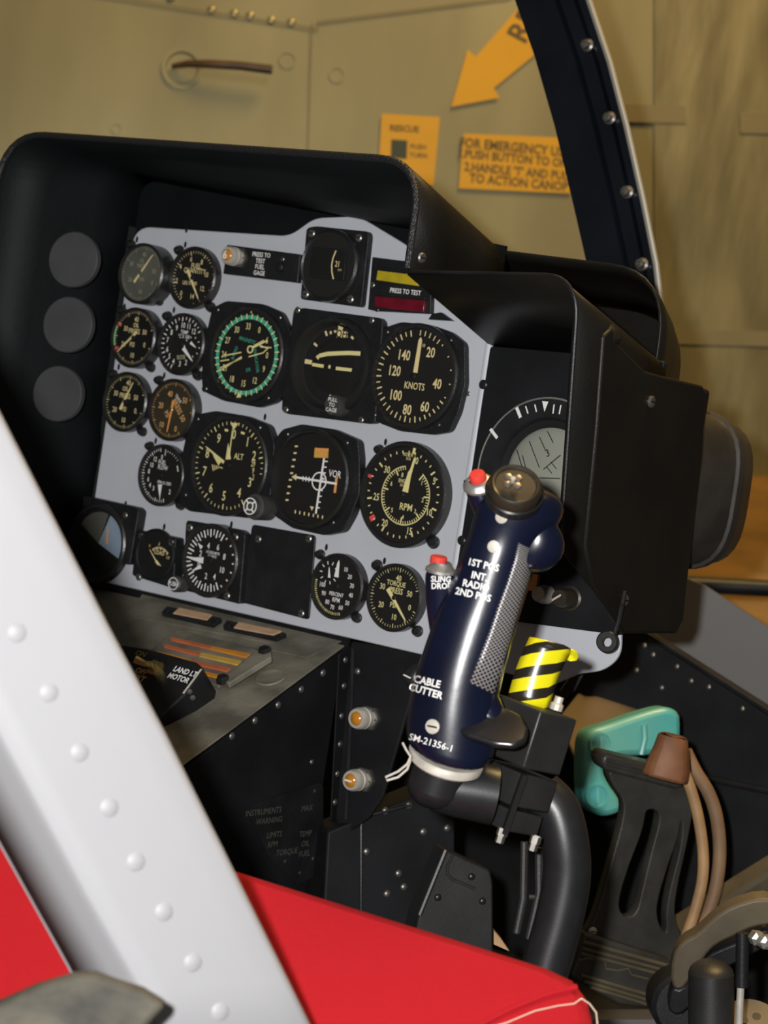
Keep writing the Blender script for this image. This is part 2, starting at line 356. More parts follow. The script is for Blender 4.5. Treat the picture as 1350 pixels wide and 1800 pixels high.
# decals
def decal(name, label, cat, poly, inks):
    pl = (WB[0] + WB[1] * .0045, WB[1]); c = at(sum(p[0] for p in poly) / len(poly), sum(p[1] for p in poly) / len(poly), pl=pl)
    mb = MB(); mb.prism([at(*p, pl=pl) for p in poly], pl[1] * .0008, 'decal_yellow'); inks(mb, (pl[0] + pl[1] * .0012, pl[1])); return tag(mb.build(name, o=c, flat=True), label, cat)
def dirs(pl, a, b):
    e = (at(*b, pl=pl) - at(*a, pl=pl)).normalized(); return e, pl[1].cross(e).normalized()
def ink1(mb, pl):
    e, u = dirs(pl, (830, 110), (930, -30)); mb.text('RESCUE', at(949, -14, pl=pl), *dirs(pl, (905, 75), (932, 22)), .046, 'decal_ink', .02)
decal('arrow_decal', 'yellow arrow decal pointing down left on the olive metal skin', 'sticker', [(793, 188), (822, 87), (836, 100), (915, 10), (1000, -40), (985, 60), (868, 155), (878, 172)], ink1)
def ink2(mb, pl):
    e, u = dirs(pl, (690, 220), (740, 223)); q = [at(*p, pl=pl) for p in [(688, 245), (716, 247), (715, 279), (687, 277)]]; mb.prism(q, pl[1] * .0004, 'decal_dark')
    mb.text('RESCUE', at(711, 226, pl=pl), e, u, .0125, 'decal_ink', .03); mb.text('PUSH', at(735, 258, pl=pl), e, u, .010, 'decal_ink', .02); mb.text('TURN', at(735, 273, pl=pl), e, u, .010, 'decal_ink', .02)
decal('square_decal', 'yellow square decal with a dark green block beside the arrow', 'sticker', [(671, 200), (773, 206), (762, 326), (664, 320)], ink2)
def ink3(mb, pl):
    e, u = dirs(pl, (815, 250), (985, 266))
    for t_, x, y, s_ in [('FOR EMERGENCY USE', 905, 259, .020), ('1.PUSH BUTTON TO OPEN', 912, 279, .018), ("2.HANDLE 'T' AND PULL", 912, 301, .018), ('TO ACTION CANOPY', 918, 321, .019)]: mb.text(t_, at(x, y, pl=pl), e, u, s_, 'decal_ink', .03, xs=.84)
decal('notice_decal', 'yellow emergency notice decal with four lines of dark lettering', 'sticker', [(815, 235), (1010, 243), (1004, 340), (806, 331)], ink3)
# dark tube on the brown trim
t = tag(MB().tube([at(1195, 1026, dep=2.8), at(1560, 1046, dep=2.8)], .011, 'satin_black', 16).build('handrail', o=at(1300, 1030, dep=2.8)), 'dark horizontal tube behind the cockpit at the right edge', 'tube')
# cockpit nose side: grey skin outside, black riveted wall inside
NS = fpl(2.45, -14, 0)
mb = MB(); quad_on(NS, [(1195, 1012), (1240, 1030), (1560, 1240), (1700, 1600), (1320, 1600), (1100, 1130), (1180, 1000)], .01, 'skin_grey', mb); struct(mb.build('wall_left', o=at(1300, 1200, pl=NS)))
NI = fpl(2.4, -30, 0)
mb = MB(); quad_on(NI, [(380, 1100), (1100, 1090), (1160, 1128), (1380, 1268), (1700, 1480), (1700, 2200), (380, 2200)], .02, 'console_black', mb)
wf = struct(mb.build('wall_front', o=at(1200, 1400, pl=NI)))
for px, py in [(1133, 1135), (1148, 1151), (1190, 1172), (1215, 1197), (1246, 1208), (1305, 1246), (1119, 1178), (1163, 1209), (1166, 1340), (1348, 1390)]: rivet(wf, at(px, py, pl=NI), NI[1], .0028, 'screw_steel', 'rivet')
mb = MB()
for a, b in zip([(1150, 1118), (1270, 1194), (1420, 1290)], [(1270, 1194), (1420, 1290), (1600, 1410)]): mb.tube([at(*a, pl=NI) + NI[1] * .006, at(*b, pl=NI) + NI[1] * .006], .0045, 'satin_black', 8)
struct(mb.build('trim_3', o=at(1270, 1194, pl=NI)))
mb = MB().tube([at(1238, 1366, pl=NI) + NI[1] * .003, at(1420, 1404, pl=NI) + NI[1] * .003], .0035, 'satin_black', 8); struct(mb.build('trim_4', o=at(1300, 1380, pl=NI)))
mb = MB(); mb.prism([V((-.9, -1.2, -.62)), V((1.2, -1.2, -.62)), V((1.2, .95, -.42)), V((-.9, .95, -.42))], V((0, 0, -.02)), 'floor_dark'); struct(mb.build('floor', o=(0, 0, -.5)))

# ------------------------------------------------------------------ instrument panel
t = thing('instrument_panel', 'light grey sheet metal instrument panel full of round black gauges', 'instrument panel', V((-.13, 0, -.12)))
P2 = lambda x, z: V((x, 0, z))
out = [P2(-.3465, -.118), P2(-.3455, .229), P2(-.150, .233), P2(-.124, .2515), P2(-.074, .2565), P2(-.020, .236), P2(.0855, .19), P2(.0855, -.118)]
MB().prism(rc(out, [0, .022, .012, .010, .014, .01, 0, .008]), V((0, .004, 0)), 'panel_grey').build('plate', t, bev=.001)
mb = MB().tube([V((.0855, .0035, .17)), V((.0855, .0035, -.050))], .0042, 'panel_grey', 14); mb.build('rolled_edge', t)
low = [P2(.074, -.118), P2(.0745, -.062), P2(.255, -.062), P2(.258, -.0835), P2(.245, -.098), P2(.222, -.105), P2(.20, -.118)]
MB().prism([p + V((0, .004, 0)) for p in rc(low, [0, 0, 0, .01, .01, .004, 0])], V((0, .004, 0)), 'panel_grey').build('lower_flange', t, bev=.001)
for px, py in [(241, 421), (326, 430), (219, 539), (306, 545), (209, 645), (289, 660), (274, 775), (221, 886), (289, 926), (407, 922), (466, 733), (678, 777), (574, 962), (676, 986), (850, 560), (328, 404)]:
    p = pan(px, py); mb = MB().lathe(p + V((0, -.0002, 0)), NY, [(.0016, 0), (.0016, .0001), (0, .0001)], 'dial_black', 12)
    for v in mb.v: v.z = p.z + (v.z - p.z) * 2.0
    mb.build('slot_hole', t)
for px, py in [(708, 792), (823, 692)]: screw(t, pan(px, py), NY, .0022, 'screw_steel')
GR = 'round instruments on the grey panel'
# --- small clamp mounted gauges
def oil_dial(g, m, a0=112, r1=.975, n=50):
    g.ticks(a0, a0 + 315, n, g.dr * .89, g.dr * r1, .00042, m, 5, g.dr * .84, .0007)
g = Gauge('pressure_gauge', 'hazy grey pressure gauge at the top left corner of the panel', 'gauge', 245, 480, .0292, .020, GR); g.rim(); g.face('dial_hazy'); oil_dial(g, 'dim_cream')
g.nums([('40', 400, 298), ('30', 314, 360), ('20', 303, 468), ('10', 372, 552), ('0', 452, 490), ('50', 466, 412)], ZA, 26, 'dim_cream'); g.txt('OIL', ZA, 385, 340, 22, 'dim_cream'); g.txt('PRESS', ZA, 380, 376, 24, 'dim_cream'); g.txt('PSI', ZA, 382, 466, 24, 'dim_cream')
g.needle(ZA, (342, 470), (460, 298), .0026, 'cream', .003); g.hub(m='dial_hazy'); g.done(); g.knobs((228, 429.5), (277, 528.5))
g = Gauge('fuel_quantity_gauge', 'fuel quantity gauge marked FUEL QUANTITY, its cream needle pointing down right', 'gauge', 335.5, 487.5, .0297, .010, GR); g.rim(); g.face()
g.ticks(-150, 50, 27, g.dr * .86, g.dr * .95, .0005, 'cream', 6, g.dr * .80, .0009); g.ticks(60, 168, 6, g.dr * .90, g.dr * .93, .0006, 'cream')
g.nums([('6', 718, 330), ('8', 790, 350), ('4', 646, 380), ('2', 620, 476), ('0', 650, 560), ('12.', 795, 530), ('14', 725, 582), ('10', 822, 435)], ZA, 30, 'cream'); g.txt('FUEL', ZA, 752, 376, 30, 'cream', .9); g.txt('QUANTITY', ZA, 742, 412, 30, 'cream', .85); g.txt('LBS X 100', ZA, 708, 492, 22, 'cream', .9)
g.needle(ZA, (695, 405), (768, 605), .0034, 'cream'); g.hub(); g.done(); g.knobs((312, 439.5), (367.5, 539.5), r=.0045)
g = Gauge('oil_pressure_gauge', 'oil pressure gauge with red and green range marks, needle pointing down left', 'gauge', 231.8, 593, .0292, .014, GR); g.rim(); g.face(); oil_dial(g, 'cream')
g.nums([('40', 348, 738), ('30', 275, 800), ('50', 402, 826), ('0', 400, 912), ('10', 318, 982), ('20', 258, 905)], ZA, 30, 'cream'); g.txt('OIL', ZA, 345, 778, 26, 'cream'); g.txt('PRESS', ZA, 332, 818, 30, 'cream', .9); g.txt('PSI', ZA, 317, 908, 28, 'cream')
g.arc(-65, -60, g.dr * .80, g.dr, 'red_mark', .0006, 4); g.arc(-112, -68, g.dr * .94, g.dr, 'light_green', .0006, 20); g.arc(-123, -118, g.dr * .8, g.dr, 'red_mark', .0006, 4)
g.needle(ZA, (352, 822), (212, 962), .0028, 'cream'); g.hub(); g.done(); g.knobs((211.5, 545), (262.5, 645.5))
g = Gauge('temperature_gauge', 'temperature gauge with white numbers 2 to 12 and a small inner dial', 'gauge', 316, 604.5, .0297, .010, GR); g.rim(); g.face()
g.ticks(-157, 55, 20, g.dr * .87, g.dr * .97, .0009, 'white_paint', 2, g.dr * .82, .0011)
g.nums([('10', 665, 778), ('11', 702, 786), ('12', 737, 820), ('9', 620, 795), ('8', 585, 826), ('7', 558, 878), ('6', 556, 940), ('5', 570, 988), ('4', 597, 1022), ('3', 640, 1040), ('2', 682, 1030)], ZA, 32, 'white_paint'); g.txt('TEMP', ZA, 672, 825, 22, 'white_paint'); g.txt('°C X 100', ZA, 668, 854, 22, 'white_paint', .8)
p = g.P(*zp(ZA, 722, 925)); q = []
for i in range(10):
    a = 2 * math.pi * i / 10; g.d.bar(p + V((math.cos(a) * .0085, 0, math.sin(a) * .0085)), p + V((math.cos(a) * .0102, 0, math.sin(a) * .0102)), .0009, NY, 'white_paint')
g.d.add([g.P(*zp(ZA, *c), .0004) for c in [(620, 982), (676, 978), (676, 1008), (622, 1010)]], [(0, 1, 2, 3)], 'dim_cream'); g.txt('GAS', ZA, 648, 994, 20, 'dial_black', up=.0007)
g.needle(ZA, (665, 932), (728, 1025), .0042, 'white_paint', name='needle'); g.needle(ZA, (714, 895), (752, 932), .0030, 'white_paint'); g.hub(.003); g.done(); g.knobs((291.5, 555.5), (345, 659.5), r=.0045)
g = Gauge('oil_pressure_gauge', 'oil pressure gauge marked OIL PRESS PSI, needle pointing up right', 'gauge', 217, 706, .0292, .010, GR); g.rim(); g.face(); oil_dial(g, 'lume_yellow')
g.nums([('40', 763, 1495), ('30', 688, 1556), ('50', 806, 1583), ('20', 680, 1652), ('10', 733, 1716), ('0.', 805, 1662)], ZE, 27, 'cream'); g.txt('OIL', ZE, 745, 1530, 24, 'cream'); g.txt('PRESS', ZE, 742, 1572, 27, 'cream'); g.txt('PSI', ZE, 735, 1650, 25, 'cream')
g.needle(ZE, (712, 1652), (792, 1490), .0028, 'lume_yellow'); g.hub(); g.done(); g.knobs((196.5, 657.5), (247.5, 758.5))
g = Gauge('transmission_pressure_gauge', 'brownish pressure gauge with amber tilted lettering and orange needle', 'gauge', 299, 720, .0297, .012, GR); g.rim(); g.face('dial_brown')
g.ticks(150, 450, 50, g.dr * .89, g.dr * .97, .00042, 'amber_print', 5, g.dr * .84, .0007)
g.nums([('40', 1010, 1560), ('50', 1097, 1600), ('20', 955, 1628), ('10', 960, 1742), ('0', 1042, 1768)], ZE, 30, 'amber_print'); g.txt('PRESS 50', ZE, 1062, 1658, 30, 'amber_print', .9, ang=-50); g.txt('PSI', ZE, 990, 1680, 26, 'amber_print', ang=-50); g.txt('TRANS', ZE, 1058, 1588, 16, 'white_paint', ang=-40)
g.needle(ZE, (1030, 1600), (990, 1790), .0030, 'orange_flag'); g.hub(.0015, 'brass'); g.done(); g.knobs((276.5, 668))
g = Gauge('fuel_flow_gauge', 'fuel flow gauge marked FUEL FLOW with a white needle pointing straight down', 'gauge', 281, 835, .0297, .010, GR); g.rim(); g.face()
g.ticks(165, 345, 28, g.dr * .88, g.dr * .97, .0007, 'white_paint', 4, g.dr * .84, .0009); g.ticks(0, 45, 6, g.dr * .84, g.dr * .90, .0006, 'white_paint'); g.ticks(0, 0.1, 1, g.dr * .70, g.dr * .93, .001, 'white_paint')
g.d.bar(g.P(*zp(ZC, 624, 458)), g.P(*zp(ZC, 628, 498)), .0012, NY, 'white_paint')
g.nums([('0', 520, 400), ('12', 475, 412), ('10', 452, 452), ('8', 432, 495), ('6', 427, 548), ('4', 438, 588), ('3', 462, 610), ('2', 572, 635)], ZC, 28, 'white_paint'); g.txt('FUEL', ZC, 522, 435, 26, 'white_paint', .8); g.txt('FLOW', ZC, 526, 470, 26, 'white_paint', .8); g.txt('PPH X 1000', ZC, 535, 575, 20, 'white_paint', .8)
g.needle(ZC, (507, 585), (505, 692), .0052, 'white_paint', tip=.1); g.hub(.0022); g.done(); g.knobs((260.5, 784), (315, 888))
g = Gauge('percent_gauge', 'percent rpm gauge with small inner dial and white needle near the top', 'gauge', 589.5, 1030.8, .0297, .010, GR); g.rim(); g.face()
g.ticks(165, 275, 24, g.dr * .87, g.dr * .96, .0006, 'lume_yellow', 4)
g.nums([('10', 592, 820), ('20', 612, 860), ('30', 624, 910), ('40', 618, 962), ('50', 598, 1005), ('60', 562, 1030), ('70', 515, 1028), ('80', 488, 998), ('90', 468, 950), ('100', 462, 902)], ZD, 22, 'white_paint'); g.txt('PERCENT', ZD, 538, 957, 18, 'white_paint', .85); g.txt('RPM', ZD, 536, 988, 22, 'white_paint')
p = g.P(*zp(ZD, 497, 838))
for i in range(10):
    a = 2 * math.pi * i / 10; g.d.bar(p + V((math.cos(a) * .0075, 0, math.sin(a) * .0075)), p + V((math.cos(a) * .0105, 0, math.sin(a) * .0105)), .0009, NY, 'white_paint')
g.needle(ZD, (538, 862), (553, 768), .0048, 'white_paint', tip=.5); g.needle(ZD, (499, 865), (499, 805), .0026, 'white_paint'); g.hub(.003); g.done(); g.knobs((560, 974.5), (624.5, 1086))
g = Gauge('torque_gauge', 'torque pressure gauge marked TORQUE PRESS PSI with a long yellow needle', 'gauge', 690.3, 1050.5, .0300, .010, GR); g.rim(); g.face(); oil_dial(g, 'lume_yellow')
g.nums([('40', 882, 868), ('30', 793, 912), ('50', 942, 955), ('20', 785, 1012), ('10', 857, 1082), ('0', 942, 1030)], ZD, 28, 'lume_yellow'); g.txt('TORQUE', ZD, 868, 900, 24, 'lume_yellow', .85); g.txt('PRESS', ZD, 868, 937, 28, 'lume_yellow', .85); g.txt('PSI', ZD, 850, 1015, 26, 'lume_yellow')
g.needle(ZD, (822, 925), (922, 1108), .0040, 'lume_yellow'); g.hub(); g.done(); g.knobs((660, 993.5), (731, 1109.5), r=.0046)
# --- radio magnetic indicator
def oct_flange(g, z, pts, h=.007, scr=()):
    plate_flange(g, pts, h, .004, z=z)
    for X, Y in scr:
        p = at(*zp(z, X, Y), Y=-h); screw(g.t, V((p.x, -h, p.z)), NY, .0034, 'screw_dark')
g = Gauge('compass_indicator', 'large radio compass with a green ring and yellow arrows', 'gauge', 430, 623.5, .0445, .013, GR)
oct_flange(g, ZA, [(858, 660), (955, 612), (1195, 632), (1330, 690), (1395, 830), (1385, 1190), (1290, 1300), (1175, 1335), (935, 1290), (795, 1225), (785, 1120), (815, 850)], .007, [(892, 672), (1313, 725), (812, 1207), (1232, 1270)])
g.rim(w=.0035, depth=.003); g.face()
g.arc(0, 360, .0333, .0372, 'dial_green', n=72); g.ticks(0, 350, 35, .0335, .0385, .0012, 'lume_yellow')
g.nums([('33', 1105, 785), ('0', 1180, 810), ('6', 1232, 880), ('30', 1028, 808), ('27', 965, 880), ('24', 940, 975), ('21', 945, 1065), ('18', 995, 1142), ('15', 1073, 1173), ('12', 1150, 1152), ('9', 1210, 1075), ('0', 1232, 982)], ZA, 38, 'lume_yellow', .75)
for t_, X, Y, a in [('MAGNETIC', 1100, 880, -8), ('INDICATOR', 1160, 1020, -70), ('OR', 1105, 1080, 20), ('RADIO', 1012, 965, 75)]: g.txt(t_, ZA, X, Y, 22, 'print_green', .9, ang=a)
def arrow(g, A, B, w, m='lume_yellow', up=.0012, nm='pointer'):
    a, b = g.P(*zp(ZA, *A), up), g.P(*zp(ZA, *B), up); mb = MB().bar(a, b, w, NY, m); mb.build(nm, g.t, flat=True)
mb = MB(); L = [((935, 985), (1058, 962)), ((915, 1020), (975, 1012)), ((910, 1070), (1062, 1000)), ((915, 1085), (1060, 990)), ((1108, 992), (1205, 965)), ((1205, 965), (1248, 925)), ((1160, 905), (1235, 935)), ((1130, 925), (1210, 880)), ((1185, 925), (1262, 930))]
for a, b in L: mb.bar(g.P(*zp(ZA, *a), .0012), g.P(*zp(ZA, *b), .0012), .0012, NY, 'lume_yellow')
mb.build('double_pointer', g.t, flat=True)
mb = MB(); c = g.P(*zp(ZA, 1118, 942), .0014); mb.lathe(c, NY, [(.0038, 0), (.0038, .0003), (.0024, .0003), (.0024, 0)], 'lume_yellow', 24); mb.bar(g.P(*zp(ZA, 1138, 930), .0014), g.P(*zp(ZA, 1235, 880), .0014), .0016, NY, 'lume_yellow'); mb.build('pointer', g.t)
for X, Y, s_ in [(1125, 688, 9), (957, 752, 9), (863, 945, 9), (898, 1158, 9), (1040, 1250, 17)]:
    d = -1 if Y < 1100 else 1; g.d.add([g.P(*zp(ZA, X - s_, Y + d * s_)), g.P(*zp(ZA, X + s_, Y + d * s_)), g.P(*zp(ZA, X, Y - d * s_ * 1.3))], [(0, 1, 2)], 'lume_yellow')
g.done()
# --- attitude indicator
g = Gauge('attitude_indicator', 'square attitude indicator with a dark ball and two yellow horizon lines', 'gauge', 577, 642, .0430, .016, GR)
plate_flange(g, [(62, 668), (130, 660), (648, 728), (668, 760), (640, 1090), (615, 1440), (560, 1445), (15, 1378), (-20, 1360), (-15, 1235)], .008, .003, z=ZB)
for X, Y in [(90, 675), (592, 745), (10, 1350), (520, 1420)]: p = at(*zp(ZB, X, Y), Y=-.008); screw(g.t, V((p.x, -.008, p.z)), NY, .003, 'screw_steel')
MB().lathe(V((g.c.x, -.008, g.c.z)), NY, [(.0445, 0), (.0442, .006), (.0425, .0085), (.0395, .0082), (.0375, .004), (.036, .001), (.0335, .0005)], 'bezel_black', 56).build('bezel', g.t); g.hd = .0085; g.dr = .0375
MB().lathe(V((g.c.x, -.003, g.c.z)), NY, [(.034 * math.cos(i * math.pi / 16), .0075 * math.sin(i * math.pi / 16)) for i in range(9)], 'ball_dark', 48).build('ball', g.t)
g.hd = .0115
def polyline(pts, w, z, up, m):
    mb = MB(); 
    for a, b in zip(pts, pts[1:]): mb.bar(g.P(*zp(z, *a), up), g.P(*zp(z, *b), up), w, NY, m)
    return mb
polyline([(220, 1002), (235, 985), (290, 972), (370, 968), (440, 966), (515, 970)], .0038, ZB, 0, 'lume_yellow').build('horizon_bar', g.t, flat=True)
mb = polyline([(138, 1022), (186, 1030)], .0040, ZB, .0005, 'cream')
for a, b in [((188, 1044), (266, 1056)), ((348, 1070), (456, 1082)), ((298, 1058), (312, 1062))]: mb.bar(g.P(*zp(ZB, *a), .0005), g.P(*zp(ZB, *b), .0005), .0030, NY, 'lume_yellow')
mb.build('aircraft_bar', g.t, flat=True)
for a, b in [((278, 818), (288, 850)), ((312, 818), (316, 838)), ((342, 812), (345, 828)), ((452, 855), (468, 870)), ((200, 900), (222, 920)), ((305, 1255), (325, 1262))]: g.d.bar(g.P(*zp(ZB, *a)), g.P(*zp(ZB, *b)), .0022, NY, 'cream')
g.d.add([g.P(*zp(ZB, *c)) for c in [(365, 780), (400, 795), (385, 822), (365, 822)]], [(0, 1, 2, 3)], 'cream')
mb = MB(); mb.prism([g.P(*zp(ZB, *c), .0006) for c in [(358, 812), (430, 818), (428, 862), (356, 860)]], V((0, -.0006, 0)), 'cream'); mb.text('OFF', g.P(*zp(ZB, 394, 838), .0016), EX, EZ, .0105, 'dial_black', .02, xs=.8); mb.build('flag', g.t, flat=True)
p = g.P(*zp(ZB, 372, 1325), 0); mb = MB().lathe(V((p.x, -.008, p.z)), NY, [(.0095, 0), (.0095, .012), (.0085, .014), (0, .014)], 'knob_grey', 28)
mb.text('PULL\nTO\nCAGE', V((p.x, -.0224, p.z)), EX, EZ, .0048, 'white_paint', .01); mb.build('cage_knob', g.t)
g.done(); 
# --- airspeed
g = Gauge('airspeed_indicator', 'airspeed gauge marked KNOTS with numbers 20 to 140, needle at top', 'gauge', 724.5, 661, .0467, .014, GR)
oct_flange(g, ZB, [(668, 795), (790, 755), (990, 775), (1130, 825), (1222, 900), (1225, 1180), (1180, 1370), (1120, 1500), (1000, 1520), (780, 1495), (640, 1440), (585, 1400), (588, 1300), (620, 900)], .007, [(690, 822), (1118, 878), (605, 1385), (1038, 1452)])
g.rim(w=.0042, depth=.003, m='bezel_black'); g.face()
for a, b in [((915, 825), (935, 885)), ((1095, 1190), (1082, 1190))]: pass
g.ticks(0, 32, 4, g.dr * .86, g.dr * .97, .0010, 'cream'); g.ticks(40, 112, 4, g.dr * .91, g.dr * .95, .0010, 'cream'); g.ticks(120, 160, 5, g.dr * .88, g.dr * .96, .0010, 'cream', 2, g.dr * .86, .0013); g.ticks(168, 345, 22, g.dr * .87, g.dr * .97, .0010, 'cream', 2, g.dr * .84, .0013)
g.nums([('20', 992, 962), ('140', 815, 980), ('120', 750, 1086), ('40', 1035, 1175), ('100', 758, 1252), ('80', 832, 1350), ('60', 952, 1330)], ZB, 60, 'cream', .78, bold=.022); g.txt('KNOTS', ZB, 882, 1190, 42, 'cream', .8); g.txt('10', ZB, 945, 915, 20, 'cream')
g.needle(ZB, (888, 1100), (926, 858), .0045, 'cream', .0, tip=.8); g.hub(.003); g.done()
# --- altimeter
g = Gauge('altimeter', 'altimeter marked ALT with numbers 0 to 9 and a ribbed knob', 'gauge', 399, 818, .0470, .014, GR)
oct_flange(g, ZC, [(700, 170), (760, 108), (880, 85), (1090, 120), (1240, 180), (1282, 300), (1278, 400), (1250, 700), (1180, 800), (1100, 812), (700, 765), (640, 720), (650, 400)], .009, [(757, 140), (1176, 198), (672, 655)])
g.rim(w=.0040, depth=.003, m='bezel_black'); g.face()
g.ticks(0, 360, 50, g.dr * .90, g.dr * .97, .0008, 'lume_yellow', 5, g.dr * .85, .0013, skip=range(14, 20))
g.nums([('0', 1008, 245), ('1', 1100, 295), ('2', 1144, 390), ('3', 1115, 570), ('4', 1042, 640), ('5', 940, 662), ('6', 852, 608), ('7', 808, 495), ('8', 828, 372), ('9', 905, 272)], ZC, 56, 'lume_yellow', .8); g.txt('ALT', ZC, 1040, 395, 36, 'lume_yellow')
for i in range(3): g.txt(['29', '9', '2'][i], ZC, 1138, 445 + 45 * i, 34, 'lume_yellow', .7)
g.d.add([g.P(*zp(ZC, *c), .0006) for c in [(985, 165), (1040, 170), (1005, 215)]], [(0, 1, 2)], 'lume_yellow')
for k in range(6): g.d.bar(g.P(*zp(ZC, 860 + 14 * k, 440 + 6 * k + 3 * abs(k - 3))), g.P(*zp(ZC, 868 + 10 * k, 492 - 5 * k)), .0010, NY, 'lume_yellow')
g.d.bar(g.P(*zp(ZC, 945, 215)), g.P(*zp(ZC, 968, 219)), .0022, NY, 'lume_yellow'); g.d.bar(g.P(*zp(ZC, 1055, 232)), g.P(*zp(ZC, 1080, 240)), .0022, NY, 'lume_yellow')
g.needle(ZC, (970, 415), (970, 305), .0062, 'lume_yellow', tip=.3); g.needle(ZC, (975, 400), (1000, 205), .0016, 'lume_yellow', up=.0022); g.needle(ZC, (940, 435), (815, 325), .0032, 'lume_yellow', up=.0018); g.needle(ZC, (915, 440), (865, 380), .0055, 'lume_yellow'); g.hub(.003); g.done()
p = at(441, 890, Y=-.034); b = V((p.x, -.009, p.z)); mb = MB().lathe(b, NY, [(.0115, 0), (.0115, .020), (.0085, .021), (.0083, .025), (.0078, .026), (0, .026)], 'knob_grey', 32)
mb.lathe(V((p.x, -.0352, p.z)), NY, [(.0078, 0), (.0078, .0002), (.0068, .0002), (.0068, 0)], 'white_paint', 28); mb.lathe(V((p.x, -.0352, p.z)), NY, [(.0040, 0), (.0040, .0002), (.0028, .0002), (.0028, 0)], 'white_paint', 24)
for k in range(4):
    a = math.pi / 4 + k * math.pi / 2; mb.bar(V((p.x + .0038 * math.cos(a), -.0354, p.z + .0038 * math.sin(a))), V((p.x + .0072 * math.cos(a), -.0354, p.z + .0072 * math.sin(a))), .0016, NY, 'white_paint')
mb.build('setting_knob', g.t)
# --- course deviation indicator
g = Gauge('course_indicator', 'dark course indicator marked VOR with white crossed needles and orange flags', 'gauge', 541, 841, .0445, .020, GR)
oct_flange(g, ZD, [(205, 90), (240, 45), (345, 17), (520, 45), (655, 105), (665, 200), (665, 400), (620, 520), (570, 610), (465, 630), (290, 590), (190, 520), (170, 300)], .010, [(262, 72), (590, 120), (513, 560)])
g.rim(w=.0030, depth=.005); g.face()
for k in range(9): g.d.bar(g.P(*zp(ZD, 325 - 6.4 * k, 140 + 37 * k)), g.P(*zp(ZD, 308 - 6.4 * k, 140 + 37 * k)), .0016, NY, 'cream')
for k in range(7): g.d.bar(g.P(*zp(ZD, 312 + 25 * k, 492 + 5 * k)), g.P(*zp(ZD, 310 + 25 * k, 510 + 5 * k)), .0014, NY, 'cream')
g.d.lathe(g.P(*zp(ZD, 443, 333), .0008), NY, [(.0085, 0), (.0085, .0002), (.0072, .0002), (.0072, 0)], 'white_paint', 30); g.txt('VOR', ZD, 530, 292, 34, 'white_paint', .8)
for k in range(9):
    if k == 4: continue
    X, Y = 468 - 5.5 * k, 222 + 32 * k; g.d.bar(g.P(*zp(ZD, X, Y)), g.P(*zp(ZD, X + 22, Y + 2)), .0012, NY, 'white_paint')
for k in range(5): X, Y = 355 + 16 * k + (60 if k > 2 else 0), 318 + 2 * k; g.d.bar(g.P(*zp(ZD, X, Y - 14)), g.P(*zp(ZD, X - 2, Y + 14)), .0010, NY, 'white_paint')
mb = MB().bar(g.P(*zp(ZD, 470, 205), .002), g.P(*zp(ZD, 424, 512), .002), .0022, NY, 'white_paint'); mb.build('localizer_needle', g.t, flat=True)
mb = MB().bar(g.P(*zp(ZD, 300, 308), .0024), g.P(*zp(ZD, 540, 347), .0024), .0020, NY, 'white_paint'); mb.add([g.P(*zp(ZD, *c), .0026) for c in [(290, 308), (318, 292), (316, 328)]], [(0, 1, 2)], 'cream'); mb.build('glideslope_needle', g.t, flat=True)
mb = MB().prism([g.P(*zp(ZD, *c), .001) for c in [(420, 150), (496, 152), (492, 205), (416, 202)]], V((0, -.0005, 0)), 'caution_yellow'); mb.add([g.P(*zp(ZD, *c), .0018) for c in [(420, 148), (496, 152), (495, 164), (419, 160)]], [(0, 1, 2, 3)], 'orange_flag'); mb.text('OFF', g.P(*zp(ZD, 456, 182), .002), EX, EZ, .0085, 'orange_flag', .01); mb.build('off_flag', g.t, flat=True)
MB().prism([g.P(*zp(ZD, *c), .001) for c in [(534, 310), (546, 312), (536, 398), (524, 396)]], V((0, -.0005, 0)), 'orange_flag').build('side_flag', g.t, flat=True)
g.d.add([g.P(*zp(ZD, *c), .0008) for c in [(392, 470), (414, 474), (402, 496)]], [(0, 1, 2)], 'cream')
g.done()
# --- rotor tachometer
g = Gauge('rotor_tachometer', 'large round rotor rpm gauge with two scales and an upright yellow needle', 'gauge', 705, 869, .0468, .011, GR); g.rim(w=.0042, depth=.003); g.face()
g.ticks(0, 360, 35, g.dr * .86, g.dr * .92, .0011, 'lume_yellow', 5, g.dr * .80, .0016)
c = V((g.pol(0, 0).x, g.pol(0, 0).y, g.pol(0, 0).z)); ci = g.P(*zp(ZD, 920, 412))
def rpol(a, r): a = math.radians(a); return ci + V((r * math.sin(a), -.0003, r * math.cos(a)))
g.d.grid([[rpol(35 + 5 * i, .0252) for i in range(64)], [rpol(35 + 5 * i, .0262) for i in range(64)]], 'lume_yellow')
for i in range(53):
    a = 38 + 6 * i; g.d.bar(rpol(a, .0225 if i % 8 else .0195), rpol(a, .0258), .0008 if i % 8 else .0014, NY, 'lume_yellow')
g.nums([('0', 982, 220), ('5', 1078, 332), ('10', 1052, 505), ('15', 942, 608), ('20', 805, 562), ('25', 758, 418), ('30', 818, 268)], ZD, 34, 'lume_yellow', .8); g.nums([('1', 1010, 342), ('2', 1014, 436), ('3', 972, 498), ('4', 904, 530), ('5', 845, 492), ('6', 842, 345), ('8', 902, 298)], ZD, 22, 'lume_yellow')
g.txt('ROTOR', ZD, 935, 186, 16, 'lume_yellow', .8); g.txt('X10', ZD, 935, 208, 14, 'lume_yellow'); g.txt('RPM', ZD, 922, 475, 34, 'lume_yellow', .9); g.txt('ENG', ZD, 900, 330, 18, 'lume_yellow'); g.txt('X100', ZD, 905, 355, 14, 'lume_yellow')
